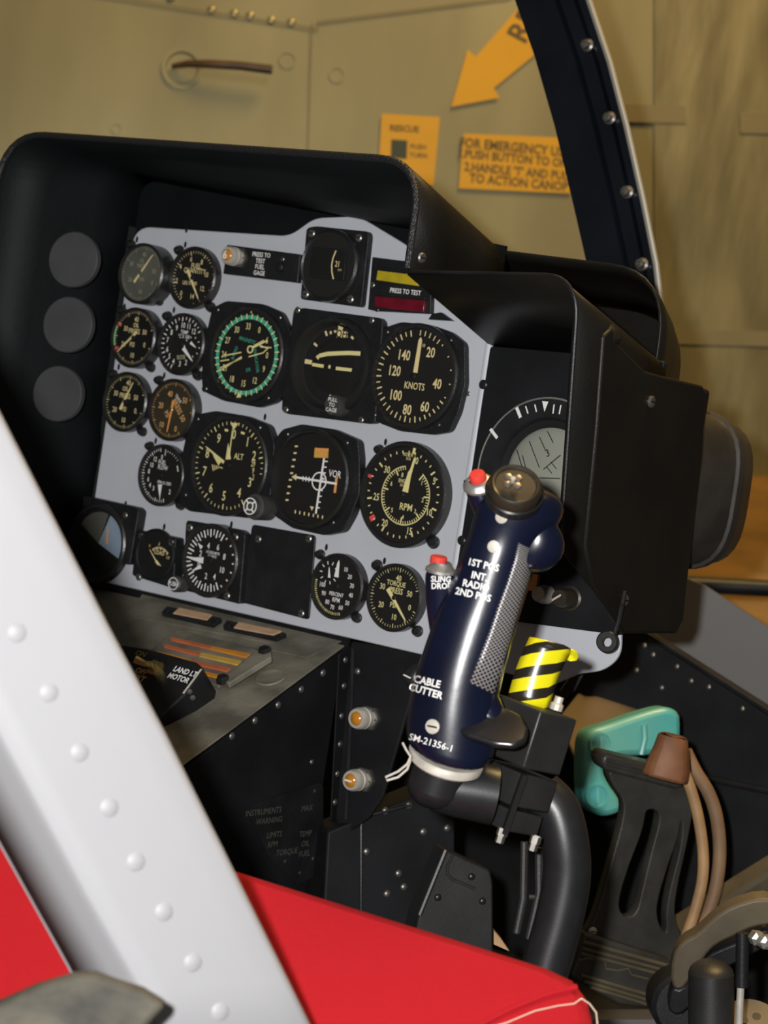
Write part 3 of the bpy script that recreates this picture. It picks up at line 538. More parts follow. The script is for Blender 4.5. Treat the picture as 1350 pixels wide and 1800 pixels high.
g.arc(-76, -72, g.dr * .9, g.dr, 'red_mark', n=4); g.arc(-134, -127, g.dr * .84, g.dr * .98, 'red_mark', n=4); g.arc(5, 9, g.dr * .88, g.dr, 'lume_yellow', n=3)
g.needle(ZD, (918, 385), (975, 195), .0040, 'lume_yellow', tip=.5); g.needle(ZD, (918, 392), (950, 262), .0062, 'lume_yellow', up=.0012, tip=.6); g.hub(.0022, 'screw_dark'); g.done()
for px, py, nm in [(663.5, 790, 0), (759, 953, 1)]: g.knobs((px, py), r=.0052 if nm else .0042)
# --- bottom row
g = Gauge('turn_indicator', 'square flanged dial with pale blue face at the lower left panel corner', 'gauge', 172, 955, .0385, .016, GR)
plate_flange(g, [(-20, 660), (340, 738), (362, 765), (300, 1130), (0, 1070)], .012, .003, z=ZC); g.h = .020; g.rim(base=.012, w=.004, depth=.005); g.face('dial_black'); g.arc(20, 110, 0, g.dr * .9, 'blue_dial'); g.arc(-60, 15, 0, g.dr * .9, 'dial_hazy'); g.needle(ZC, (145, 990), (155, 870), .0024, 'orange_flag'); g.done(); p = at(*zp(ZC, 272, 793), Y=-.012); screw(g.t, p, NY, .003, 'screw_steel')
g = Gauge('load_meter', 'small square load meter marked LOAD with a slim yellow needle', 'gauge', 274, 975, .0245, .013, GR)
plate_flange(g, [(355, 893), (612, 945), (598, 1290), (315, 1200)], .013, .003, z=ZC)
MB().lathe(V((g.c.x, -.0125, g.c.z)), NY, [(.0250, 0), (.0248, .0022), (.0235, .0028), (.0225, .0012)], 'satin_black', 40).build('bezel', g.t); g.hd = .0133; g.h = .0165; g.dr = .0228; n = 30
g.d.add([g.pol(-115 + 230 * i / n, .0225) for i in range(n + 1)], [tuple(range(n + 1))], 'dial_black')
cc = g.P(*zp(ZC, 495, 1125)); 
for i in range(17):
    a = math.radians(-35 + 75 * i / 16); dr = V((math.sin(a), 0, math.cos(a))); g.d.bar(cc + dr * (.0145 if i % 4 else .0135) + V((0, -.0005, 0)), cc + dr * .0165 + V((0, -.0005, 0)), .0006 if i % 4 else .001, NY, 'cream')
g.txt('LOAD', ZC, 503, 1048, 24, 'cream', .9, .0006); g.txt('1.0', ZC, 560, 1080, 18, 'cream', .9, .0006); g.txt('0', ZC, 436, 1000, 18, 'orange_flag', up=.0006); g.txt('.5', ZC, 500, 988, 18, 'cream', up=.0006)
g.needle(ZC, (495, 1130), (437, 1025), .0014, 'cream', up=.001); g.needle(ZC, (480, 1105), (515, 1140), .0028, 'cream', up=.0012, name='counterweight'); g.done(False)
for X, Y in [(382, 935), (583, 978), (362, 1212)]: screw(g.t, at(*zp(ZC, X, Y), Y=-.013), NY, .0032, 'screw_steel')
g = Gauge('accelerometer', 'accelerometer with thick white radial marks and two white hands', 'gauge', 366, 985, .0345, .016, GR)
plate_flange(g, [(690, 828), (1055, 893), (1085, 920), (1045, 1395), (660, 1300), (680, 850)], .009, .003, z=ZC); g.rim(w=.0035, depth=.003); g.face()
g.ticks(150, 385, 28, g.dr * .78, g.dr * .96, .0011, 'white_paint', 2, g.dr * .72, .0015); g.ticks(35, 140, 6, g.dr * .88, g.dr * .95, .0014, 'white_paint')
g.nums([('4', 835, 1000), ('6', 900, 1010), ('2', 782, 1052), ('8', 942, 1075), ('0', 768, 1128), ('10', 928, 1165), ('2', 818, 1205), ('4', 875, 1210)], ZC, 36, 'white_paint'); g.txt('ACCELEROMETER', ZC, 865, 1048, 16, 'white_paint', .62); g.txt('G UNITS', ZC, 860, 1072, 16, 'white_paint', .8)
g.needle(ZC, (800, 1100), (700, 1082), .0060, 'white_paint', tip=.3); g.needle(ZC, (790, 1015), (765, 980), .0040, 'white_paint'); g.needle(ZC, (785, 1140), (725, 1170), .0040, 'white_paint'); g.hub(.004); g.done()
for X, Y in [(710, 878), (1018, 942), (962, 1340)]: screw(g.t, at(*zp(ZC, X, Y), Y=-.009), NY, .0036, 'screw_steel')
p = at(304, 1026, Y=-.024); g2 = tag(MB().lathe(V((p.x, -.009, p.z)), NY, [(.0075, 0), (.0075, .013), (.006, .0145), (0, .0145)], 'knob_grey', 24).text('PUSH', V((p.x, -.0238, p.z)), EX, EZ, .0055, 'white_paint', .02).lathe(V((p.x, -.0237, p.z)), NY, [(.006, 0), (.006, .0001), (.0052, .0001), (.0052, 0)], 'white_paint').build('reset_knob', o=V((p.x, -.009, p.z))), 'small grey push knob between the load meter and the accelerometer', 'knob')
t = thing('blanking_plate', 'plain black square blanking plate in the bottom row of the panel', 'panel plate', pan(488, 1005))
MB().prism(rc([V((q.x, 0, q.z)) for q in (pan(*zp(ZD, *p), .002) for p in [(72, 570), (422, 632), (385, 1098), (8, 1000)])], .004), V((0, -.002, 0)), 'satin_black').build('plate', t, bev=.0005)
for X, Y in [(108, 652), (386, 650), (345, 1062)]: screw(t, pan(*zp(ZD, X, Y), .002), NY, .0035, 'screw_steel')
# --- standby compass at the top
g = Gauge('heading_indicator', 'black square instrument at the top of the panel with a small window showing 21', 'gauge', 590, 470, .032, .014, GR)
plate_flange(g, [(148, 118), (210, 105), (565, 142), (572, 175), (520, 655), (108, 600), (110, 560)], .007, .004, z=ZB)
MB().lathe(V((at(585, 468, Y=-.007).x, -.007, at(585, 468, Y=-.007).z)), NY, [(.0330, 0), (.0325, .006), (.0305, .008), (.0290, .0065), (0, .0065)], 'bezel_black', 56).build('bezel', g.t)
g.hd = .0145; fr = rc([g.P(*zp(ZB, *c)) for c in [(195, 250), (425, 262), (410, 478), (172, 452)]], .002)
MB().prism(fr, V((0, -.002, 0)), 'satin_black').build('window_frame', g.t, bev=.0005); g.hd = .0167
g.d.add([g.P(*zp(ZB, *c)) for c in [(205, 262), (415, 275), (400, 466), (184, 442)]], [(0, 1, 2, 3)], 'dial_black')
pts = [(350, 272), (330, 320), (320, 370), (322, 420), (332, 465)]
for a, b in zip(pts, pts[1:]): g.d.bar(g.P(*zp(ZB, *a), .0004), g.P(*zp(ZB, *b), .0004), .0014, NY, 'cream')
g.txt('21', ZB, 357, 362, 34, 'cream', .8); g.txt('•|•|•|•', ZB, 374, 404, 12, 'cream', .9); g.done(False)
for X, Y in [(187, 155), (505, 185), (145, 568), (448, 602)]: screw(g.t, at(*zp(ZB, X, Y), Y=-.007), NY, .0038, 'screw_steel')
mb = MB()
for X in (285, 318, 350): mb.box(at(*zp(ZB, X, 175), Y=-.0075), V((.0022, 0, 0)), V((0, 0, .006)), V((0, .0022, 0)), 'satin_black')
mb.build('top_ribs', g.t, bev=.0005)
# --- press-to-test plate
t = thing('fuel_test_plate', 'black plate lettered PRESS TO TEST FUEL GAGE beside an amber lamp', 'switch plate', pan(462, 465))
q = [V((c.x, 0, c.z)) for c in (pan(*p, .006) for p in [(399, 430), (528, 447), (523, 497), (392, 481)])]
MB().prism(rc(q, .001), V((0, -.006, 0)), 'satin_black').build('plate', t, bev=.0006)
mb = MB()
for i, s_ in enumerate(['PRESS TO', 'TEST', 'FUEL', 'GAGE']):
    X, Y = [(1194, 300), (1187, 342), (1183, 382), (1178, 424)][i]; p = pan(*zp(ZA, X, Y), .0064); mb.text(s_, p, EX, EZ, 30 / 3.857 / .72 * 2.08 / FPX, 'white_paint', .016, xs=.88)
mb.build('lettering', t, flat=True)
p = at(*zp(ZA, 1325, 385), Y=-.006); MB().lathe(p, NY, [(.0045, 0), (.0045, .003), (.003, .004), (0, .004)], 'satin_black', 20).build('button', t); screw(t, at(*zp(ZA, 1338, 330), Y=-.006), NY, .002)
def press_lamp(name, label, base, tip_l, R, lens, mark, grp):
    t = thing(name, label, 'indicator lamp', base, grp); n = NY; L = tip_l
    MB().lathe(base, n, [(R * 1.15, 0), (R * 1.15, L * .18), (R * .9, L * .2), (R * .9, L * .3)], 'screw_steel', 6).build('nut', t)
    MB().lathe(base, n, [(R * .85, L * .2), (R * .85, L * .45), (R, L * .46), (R, L * .58), (R * .9, L * .6), (R * .9, L * .66), (R, L * .68), (R * .98, L * .9), (R * .86, L), (R * .62, L), (R * .6, L * .9)], 'dull_collar', 32).build('collar', t); ln_ = None
    MB().lathe(base, n, [(R * .62, L * .9), (R * .6, L * 1.02), (R * .4, L * 1.1), (0, L * 1.13)], lens, 24).build('lens', t); ln_ = list(t.children)[-1]
    if mark: mb = MB(); (mb.text('6', base + n * L * 1.16, EX, EZ, R * 1.2, 'white_paint', .03) if mark == '6' else mb.bar(base + n * L * 1.15 - EX * R * .4, base + n * L * 1.15 + EX * R * .4, R * .16, n, 'white_paint')); mb.build('mark', ln_ or t, flat=True)
b = pan(*zp(ZA, 1050, 322), .006); press_lamp('press_to_test_lamp', 'amber press to test lamp with a white mark, beside PRESS TO TEST lettering', V((b.x, -.006, b.z)), .019, .0088, 'amber_lens', '6', 'amber press to test lamps')
# --- annunciator
t = thing('annunciator_panel', 'black annunciator with a yellow lamp above a red lamp, lettered PRESS TO TEST', 'warning light', pan(715, 505))
q = [V((c.x, 0, c.z)) for c in (pan(*zp(ZB, *p), .006) for p in [(595, 315), (1000, 365), (990, 700), (610, 680), (565, 670)])]; MB().prism(q, V((0, -.006, 0)), 'satin_black').build('housing', t, bev=.0006)
for nm, m_, pp in [('yellow_lamp', 'lamp_yellow', [(632, 405), (910, 440), (905, 512), (622, 472)]), ('red_lamp', 'lamp_red', [(615, 580), (952, 612), (945, 690), (612, 655)])]:
    MB().prism([V((c.x, -.006, c.z)) for c in (pan(*zp(ZB, *p), .009) for p in pp)], V((0, -.0035, 0)), m_).build(nm, t, bev=.0006)
    mb = MB(); mb.prism([V((c.x, -.006, c.z)) for c in (pan(*zp(ZB, p[0], p[1] + dy), .008) for p, dy in [(pp[0], -26), (pp[1], -26), (pp[1], -8), (pp[0], -8)])], V((0, -.002, 0)), 'satin_black'); mb.build('lamp_rail', t, bev=.0004)
MB().text('PRESS TO TEST', pan(*zp(ZB, 820, 550), .0065), EX, EZ, 32 / 3.857 / .72 * 1.98 / FPX, 'white_paint', .016, xs=.85).build('lettering', t, flat=True)
screw(t, at(*zp(ZB, 598, 505), Y=-.006), NY, .0026); screw(t, at(*zp(ZB, 628, 672), Y=-.006), NY, .002, 'screw_dark')
MB().prism([V((c.x, 0, c.z)) for c in (pan(*zp(ZB, *p), .004) for p in [(1000, 700), (1060, 690), (1140, 748), (975, 738)])], V((0, -.004, 0)), 'satin_black').build('clip', t)

# ------------------------------------------------------------------ right-hand attitude display in its own box
t = thing('flight_director', 'large attitude ball instrument in the black box right of the grey panel', 'gauge', V((.175, 0, 0)))
MB().prism(rc([P2(.0885, -.080), P2(.0885, .155), P2(.259, .16), P2(.259, -.066), P2(.14, -.074)], .004), V((0, .006, 0)), 'console_black').build('front_plate', t, bev=.0008)
cF = at(955, 838, Y=-.012); R_ = .066
MB().lathe(V((cF.x, 0, cF.z)), NY, [(R_, 0), (R_, .010), (R_ - .0012, .012), (R_ - .016, .011), (R_ - .018, .005), (R_ - .024, .004), (R_ - .026, 0)], 'satin_black', 72).build('bezel', t)
MB().lathe(V((cF.x, 0, cF.z)), NY, [(R_ + .0006, .009), (R_ + .0008, .0112), (R_ - .0004, .0124), (R_ - .0008, .0118)], 'trim_silver', 72).build('edge_ring', t)
MB().lathe(V((cF.x, 0, cF.z)), NY, [(.043 * math.cos(i * math.pi / 20), .0105 * math.sin(i * math.pi / 20) + .001) for i in range(11)], 'tan_ball', 64).build('ball', t)
mb = MB()
def fp(px, py, h=.0125): return at(px, py, Y=-h)
for a, b, w_ in [((862, 754), (874, 770), .0028), ((908, 716), (915, 734), .0030), ((924, 714), (928, 727), .0012), ((940, 711), (943, 724), .0012), ((974, 711), (972, 727), .0012), ((986, 712), (983, 728), .0012)]: mb.bar(fp(*a), fp(*b), w_, NY, 'white_paint')
mb.add([fp(953, 705), fp(964, 706), fp(957, 724)], [(0, 1, 2)], 'white_paint'); mb.build('bank_marks', t, flat=True)
mb = MB()
for a, b in [((908, 790), (922, 835)), ((930, 775), (948, 822)), ((948, 768), (958, 790)), ((962, 758), (972, 778)), ((918, 800), (926, 830)), ((955, 825), (985, 800)), ((960, 820), (970, 832)), ((968, 812), (978, 824)), ((948, 840), (985, 841))]: mb.bar(fp(*a, .0145), fp(*b, .0145), .0007, NY, 'dial_black')
mb.text('3', fp(962, 796, .0145), (1, 0, .6), (-.6, 0, 1), .009, 'dial_black', 0); mb.build('ball_lines', t, flat=True)
for px, py in [(850, 676), (812, 950), (820, 978)]: screw(t, pan(px, py), NY, .0042, 'screw_dark')
MB().prism([fp(924, 1008, .004), fp(950, 1010, .004), fp(946, 1040, .004), fp(921, 1036, .004)], V((0, -.004, 0)), 'orange_flag').build('warning_tab', t)
k = fp(957, 1045, .004); MB().lathe(V((k.x, 0, k.z)), NY, [(.0080, 0), (.0080, .006), (.0070, .009), (.0062, .014), (0, .015)], 'dull_collar', 24).build('trim_knob', t)
k = fp(1000, 1052, .004); MB().lathe(V((k.x, 0, k.z)), NY, [(.0105, 0), (.0105, .002), (.0085, .003), (.0078, .018), (.0068, .020), (0, .0205)], 'hat_brown', 28).bar(V((k.x - .006, -.0207, k.z - .003)), V((k.x + .002, -.0207, k.z + .003)), .0016, NY, 'dull_collar').build('selector_knob', t)
k = pan(907, 958); rivet(t, V((k.x + .03, 0, k.z)), NY, .004, 'screw_steel', 'screw')

# ------------------------------------------------------------------ hoods
def loop_shell(name, parent, front, back, mid=None, thick=.003, m='hood_black', nseg=1):
    rows = [front] + (mid or []) + [back]; return MB().grid(rows, m).build(name, parent, thick=thick)
def corner(a, b, c, r, n=8): return rc([a, b, c], [0, r, 0], n)[:]
def open_loop(pts, rad, n=8):
    out = [V(pts[0])]
    for i in range(1, len(pts) - 1):
        p = V(pts[i]); a = (V(pts[i - 1]) - p); b = (V(pts[i + 1]) - p); r = min(rad[i - 1], a.length * .49, b.length * .49); a.normalize(); b.normalize()
        for k in range(n + 1): q = k / n; out.append((p + a * r) * (1 - q) ** 2 + p * 2 * q * (1 - q) + (p + b * r) * q * q)
    out.append(V(pts[-1])); return out
t = thing('glareshield', 'big black padded glareshield hood over the grey instrument panel', 'glareshield', V((-.13, 0, .25)))
fr = open_loop([V((-.385, -.13, -.12)), V((-.408, -.13, .05)), V((-.404, -.13, .293)), V((.084, -.13, .290)), V((.085, -.13, .2030))], [.05, .055, .05])
bk = open_loop([V((-.352, .012, -.12)), V((-.350, .012, .05)), V((-.350, .012, .276)), V((.085, .012, .240)), V((.085, .012, .1600))], [.02, .02, .03])
MB().grid([[a * (1 - s_) + b * s_ for a, b in zip(fr, bk)] for s_ in (0, .33, .66, 1)], 'hood_black').build('shell', t, thick=.003)
MB().tube(fr[10:], .0032, 'rim_black', 10).build('rolled_rim', t)
ins = lambda p: V((p.x + (.0035 if p.x < -.13 else -.0035) * min(1, abs(p.x + .13) / .1), p.y, p.z - .0012 * max(0, min(1, (p.z - .12) / .1))))
MB().grid([[ins(a * (1 - s_) + b * s_) for a, b in zip(fr, bk)] for s_ in (.01, .33, .66, .96)], 'hood_inside').build('lining', t, thick=.0008)
MB().prism([V((-.352, .006, .225)), V((-.352, .006, .286)), V((.085, .006, .2420)), V((.085, .006, .19)), V((-.02, .006, .225))], V((0, .003, 0)), 'hood_inside').build('back_plate', t)
screw(t, V((.0885, -.118, .2135)), V((1, -.2, 0)), .0045, 'screw_steel')

# grey knock-out discs on the slanted left wall
lw = [V((-.3495, .004, -.12)), V((-.3495, .004, .228)), V((-.404, -.085, .235)), V((-.400, -.085, -.12))]
t2 = thing('side_panel', 'dark side panel with three round grey covers, left of the instrument panel', 'panel', V((-.37, -.03, -.12)))
MB().prism(lw, V((-.003, -.003, 0)).normalized() * .003 * -1, 'hood_inside').build('plate', t2)
nL = (lw[1] - lw[0]).cross(lw[3] - lw[0]).normalized(); nL = nL if nL.dot(CAM) > 0 else -nL
nD = V((.25, -.95, 0)).normalized()
for px, py in [(113, 453), (103, 568), (85, 690)]:
    p = at(px, py, Y=-.086); MB().lathe(p + V((0, .012, 0)), nD, [(.0265, -.006), (.0265, .0), (.0255, .001), (0, .001)], 'disc_grey', 40).build('round_cover', t2)
# right hood
t = thing('display_hood', 'black box hood around the attitude ball, its tall side facing the door', 'hood', V((.17, 0, .15)))
XR = .2597
fr = open_loop([V((.0855, -.1285, .2005)), V((XR, -.150, .2085)), V((XR, -.1173, .0031))], [.034])
bk = open_loop([V((.0865, .004, .1580)), V((XR, .004, .1600)), V((XR, .004, -.0637))], [.012])
MB().grid([[a * (1 - s_) + b * s_ for a, b in zip(fr, bk)] for s_ in (0, .5, 1)], 'hood_black').build('shell', t, thick=-.003)
MB().tube(fr, .0016, 'satin_black', 8).build('rim', t)
side = [at(*p, X=XR + .003) for p in [(1062, 590), (1078, 575), (1087, 604), (1135, 652), (1170, 662), (1236, 678), (1243, 690), (1236, 800), (1212, 1000), (1203, 1090), (1190, 1114), (1097, 1114), (1042, 1030), (1030, 960), (1050, 760)]]
MB().prism(side, V((-.005, 0, 0)), 'hood_black').build('side_plate', t, bev=.0022)
MB().lathe(at(1071, 588, X=XR - .004), V((.75, -.1, .65)), [(.010, -.006), (.010, .001), (.008, .005), (.004, .0065), (0, .007)], 'hood_black', 24).build('corner_bump', t)
MB().box(V((.175, .05, .05)), V((.084, 0, 0)), V((0, .038, 0)), V((0, 0, .095)), 'hood_black').build('rear_box', t, bev=.004)
for px, py in [(1144, 706), (1097, 1055)]: screw(t, at(px, py, X=XR + .003), V((1, 0, 0)), .005, 'screw_steel', 'screw')
MB().tube([at(1098, 1040, X=XR + .006), at(1094, 1060, X=XR + .008), at(1088, 1090, X=XR + .006), at(1080, 1115, X=XR + .004)], .0022, 'satin_black', 10).build('latch_strap', t)
MB().lathe(at(1068, 1128, X=XR + .002), V((.3, -1, 0)), [(.009, 0), (.009, .002), (.008, .003), (.004, .003), (.004, 0)], 'screw_dark', 24).build('tie_down_ring', t)
# rear cover on top
t = thing('instrument_cowl', 'smooth rounded black cowl behind the two hoods', 'cowl', V((0, .06, .15)))
sec = lambda y, zt, xr: open_loop([V((-.34, y, .16)), V((-.34, y, zt + .016)), V((xr, y, zt)), V((xr, y, .10))], [.03, .055])
MB().grid([sec(.008, .231, .245), sec(.05, .228, .228), sec(.10, .218, .210), sec(.13, .205, .200)], 'hood_black').build('shell', t, thick=.003)
MB().prism(sec(.125, .205, .198), V((0, .004, 0)), 'hood_black').build('end_plate', t)
# round instrument case behind the box
c0 = V((.187, .10, .058)); t = thing('instrument_case', 'dark grey rounded instrument case sticking out behind the box hood', 'instrument case', c0)
def sq(r, y, n=48, e=3.4, dz=0):
    out = []
    for i in range(n):
        w_ = 2 * math.pi * i / n; c_, q_ = math.cos(w_), math.sin(w_); f_ = (abs(c_) ** e + abs(q_) ** e) ** (-1 / e); out.append(V((c0.x + r * f_ * c_, y, c0.z + dz + r * f_ * q_)))
    return out
MB().loft([sq(.068, .075), sq(.0695, .160), sq(.072, .162), sq(.072, .171), sq(.0695, .174), sq(.067, .198), sq(.059, .210), sq(.03, .212)], 'case_grey').build('body', t, angle=30)

# ------------------------------------------------------------------ canopy post
t = thing('canopy_post', 'black curved canopy frame post with a bright trim edge and domed screws', 'window frame', at(1160, 640, Y=.25))
L = [(868, -120), (905, 0), (940, 100), (975, 222), (1010, 370), (1035, 480), (1060, 640), (1070, 760)]
Rr = [(1005, -120), (1037, 0), (1074, 110), (1104, 225), (1132, 350), (1155, 465), (1176, 645), (1186, 760)]
def lerp(a, b, s_): return (a[0] + (b[0] - a[0]) * s_, a[1] + (b[1] - a[1]) * s_)
prof = [(0, .0, .02), (0, 0, 0), (.52, 0, .0), (.56, 0, .004), (.60, 0, 0), (.78, 0, 0), (.81, 0, .004), (.84, 0, 0), (.965, 0, 0), (.965, 0, .02)]
rows = [[at(*lerp(a, b, s_), Y=.25 + d) for s_, _, d in prof] for a, b in zip(L, Rr)]
MB().loft(rows, 'post_black').build('frame', t)
MB().tube([at(*lerp(a, b, .985), Y=.252) for a, b in zip(L, Rr)], .0032, 'trim_silver', 10).build('edge_trim', t)
nP = (CAM - at(1050, 300, Y=.25)).normalized(); nP = NY
for px, py in [(1034, 80), (1073, 208), (1104, 338), (1130, 465)]:
    p = at(px, py, Y=.249); MB().lathe(p, nP, [(.0065, 0), (.0065, .002), (.0045, .0035), (.0042, .008), (.002, .0085), (.0015, .007), (0, .007)], 'brass' if 0 else 'screw_steel', 16).build('screw', t)

# ------------------------------------------------------------------ centre console
XC = -.0187
t = thing('centre_console', 'dusty grey centre console sloping down below the instrument panel', 'console', V((-.15, -.1, -.3)))
def cz(y): return -.1265 + (y) * .51     # top surface height along the slope (y negative towards the pilot)
def ct(px, py, lift=0):                   # a point on the sloping top
    n = V((0, -.51, 1)).normalized(); o_ = V((0, 0, -.1265)) + n * lift; return at(px, py, pl=(o_, n))
nC = V((0, -.51, 1)).normalized(); sC = V((0, 1, .51)).normalized()
MB().prism([V((-.36, -.0, cz(0))), V((-.36, -.45, cz(-.45))), V((-.36, -.45, -.60)), V((-.36, 0, -.60))], V((XC + .36 - .003, 0, 0)), 'console_black').build('body', t)
MB().prism([V((-.36, .0, cz(0))), V((XC + .001, 0, cz(0))), V((XC + .001, -.45, cz(-.45))), V((-.36, -.45, cz(-.45)))], nC * .0016, 'dusty_console').build('top_plate', t, bev=.0005)
MB().prism([V((XC - .003, .0, cz(0) - .004)), V((XC - .003, -.45, cz(-.45) - .004)), V((XC - .003, -.45, -.6)), V((XC - .003, 0, -.6))], V((.003, 0, 0)), 'console_black').build('side_plate', t, bev=.0008)
MB().box(V((-.19, .006, -.135)), V((.172, 0, 0)), V((0, .0015, 0)), V((0, 0, .025)), 'console_black').build('back_strip', t)
MB().prism([ct(*p, .0016) for p in [(250, 1046), (600, 1128), (540, 1157), (470, 1142), (480, 1132), (225, 1083)]], nC * .0008, 'dusty_console').build('upper_plate', t)
for z_, X, Y in [(0, 0, 0)]: pass
R7 = (150, 1020, 2.7)
for X, Y in [(695, 740), (805, 666), (915, 592), (1025, 518), (1128, 440)]: rivet(t, at(*zp(R7, X, Y), X=XC), V((1, 0, 0)), .0034, 'screw_steel')
R7b = (380, 1120, 3.214)
for X, Y in [(730, 128), (722, 275), (708, 445), (700, 605), (685, 772), (672, 932), (662, 1095), (655, 1255)]: rivet(t, at(*zp(R7b, X, Y), X=XC + .0016), V((1, 0, 0)), .0030, 'screw_steel')
for X, Y in [(540, 705), (552, 868), (542, 1250), (468, 1330), (385, 1265)]: rivet(t, at(*zp(R7b, X, Y), X=XC), V((1, 0, 0)), .0024, 'screw_steel')
MB().prism([at(*p, X=XC) for p in [(594, 1150), (620, 1132), (620, 1180), (612, 1430), (582, 1560), (566, 1560), (580, 1430)]], V((.0016, 0, 0)), 'console_black').build('corner_strip', t, bev=.0004)
mb = MB(); ex_ = (at(560, 1400, X=XC) - at(440, 1425, X=XC)); 
MB().prism([at(*zp(R7b, *p), X=XC) for p in [(160, 960), (570, 820), (600, 840), (600, 1330), (450, 1400), (300, 1250)]], V((.001, 0, 0)), 'satin_black').build('placard_plate', t)
for i, (s_, X, Y) in enumerate([('INSTRUMENTS', 270, 985), ('WARNING', 300, 1035), ('MAX', 515, 965), ('LIMITS', 330, 1115), ('TEMP', 505, 1110), ('RPM', 320, 1170), ('OIL', 505, 1165), ('TORQUE', 400, 1215), ('FUEL', 500, 1222)]): mb.text(s_, at(*zp(R7b, X, Y), X=XC + .0014), (0, 1, .02), (0, 0, 1), .0075, 'faint_print', 0)
mb.build('placard_lettering', t, flat=True)
# oval hole + latch rail on the top
p = ct(475, 1192, .0022); mb = MB().lathe(p, nC, [(.0135, 0), (.0125, .0012), (.0105, .0004), (0, .0004)], 'dusty_console', 28); mb.build('round_plug', t)
# caution light block
t = thing('caution_panel', 'caution light block of orange, red and yellow strips on the console top', 'warning light', ct(380, 1150))
MB().prism([ct(*p, .0025) for p in [(312, 1112), (448, 1146), (470, 1160), (385, 1212), (238, 1170)]], nC * .004, 'dusty_console').build('frame', t, bev=.001)
Z4 = (180, 1040, 4.5)
for m_, pp in [('caution_red', [(540, 365), (870, 440), (845, 462), (545, 392)]), ('caution_orange', [(870, 440), (1172, 500), (1140, 530), (850, 462)]), ('caution_red', [(480, 420), (775, 490), (750, 512), (490, 448)]), ('caution_yellow', [(780, 488), (1102, 555), (1070, 588), (765, 518)]), ('caution_orange', [(430, 478), (700, 545), (680, 560), (440, 500)]), ('caution_red', [(705, 545), (1020, 612), (985, 640), (690, 575)]), ('caution_orange', [(640, 598), (925, 665), (905, 688), (640, 630)])]:
    MB().prism([ct(*zp(Z4, *p), .0067) for p in pp], nC * .0014, m_).build('light_strip', t, bev=.0003)
MB().prism([ct(*zp(Z4, *p), .0063) for p in [(1340, 500), (1345, 560), (1010, 770), (940, 740), (1250, 490)]], nC * .006, 'dusty_console').build('latch_rail', t, bev=.0012)
for X, Y in [(1285, 490), (955, 715)]: MB().lathe(ct(*zp(Z4, X, Y), .010), nC, [(.006, 0), (.006, .004), (.005, .006), (0, .006)], 'screw_dark', 6).build('latch_bolt', t)
def blank_light(label, pp, strip, sc):
    t = thing('placard_light', label, 'warning light', ct(*zp(Z4, *pp[0])), 'slim indicator strips below the panel'); MB().prism([ct(*zp(Z4, *p), .0024) for p in pp], nC * .005, 'satin_black').build('base', t, bev=.0005)
    MB().prism([ct(*zp(Z4, *p), .0075) for p in strip], nC * .0014, 'caution_blank').build('lens', t, bev=.0003)
    for q in sc: screw(t, ct(*zp(Z4, *q), .0075), nC, .0028, 'screw_dark')
blank_light('left tan strip light on the console just below the gauges', [(520, 150), (950, 245), (880, 290), (475, 195)], [(610, 135), (870, 190), (830, 230), (560, 178)], [(518, 150), (840, 248), (890, 250)])
blank_light('right tan strip light on the console, nearest the blank plate', [(990, 260), (1460, 365), (1380, 400), (960, 308)], [(1080, 250), (1420, 320), (1350, 350), (1040, 292)], [(1000, 262), (1390, 362)])
t0 = None
for X, Y in [(1265, 245), (1160, 190)]: pass
# switch box
o = at(330, 1235, X=-.04)
t = thing('switch_box', 'black switch box lettered LAND LT MOTOR beside the caution lights', 'switch box', o)
nS = V((0, -.75, .66)).normalized(); plS = (ct(300, 1180, .030), nS)
def sw(px, py, l=0): return at(px, py, pl=(plS[0] + nS * l, nS))
top = [sw(*p) for p in [(200, 1130), (262, 1140), (345, 1163), (354, 1172), (351, 1186), (325, 1220), (280, 1262), (180, 1262), (120, 1200)]]
MB().prism(top, -nS * .034, 'satin_black').build('body', t, bev=.002)
MB().bar(sw(354, 1176, .0004), sw(322, 1219, .0004), .0022, nS, 'wire_white').build('worn_edge', t, flat=True)
e1 = (sw(345, 1190) - sw(310, 1180)).normalized(); e2 = nS.cross(e1)
MB().text('LAND LT', sw(*zp(Z4, 658, 632), .0005), e1, e2, .0078, 'white_paint', .03, xs=.85).text('MOTOR', sw(*zp(Z4, 605, 683), .0005), e1, e2, .0078, 'white_paint', .03, xs=.85).text('ON', sw(*zp(Z4, 305, 490), .0005), e1, e2, .008, 'brass', .02).text('OFF', sw(*zp(Z4, 310, 630), .0005), e1, e2, .008, 'amber_print', .02).text('EXT', sw(*zp(Z4, 290, 682), .0005), e1, e2, .008, 'amber_print', .02).build('lettering', t, flat=True)
bb_ = sw(*zp(Z4, 430, 620)); MB().lathe(bb_, nS, [(.008, 0), (.008, .003), (.0055, .004), (.005, .008), (.003, .009)], 'brass', 6).build('switch_nut', t)
MB().tube([bb_ + nS * .008, sw(*zp(Z4, 340, 575), .014), sw(*zp(Z4, 262, 540), .018)], [.0025, .003, .004], 'brass', 10).build('toggle', t)
for X, Y in [(690, 790), (715, 838)]: screw(t, at(*zp(Z4, X, Y), dep=(sw(330, 1210) - CAM).dot(FW) - .003), V((.7, -.7, 0)), .003, 'screw_dark')

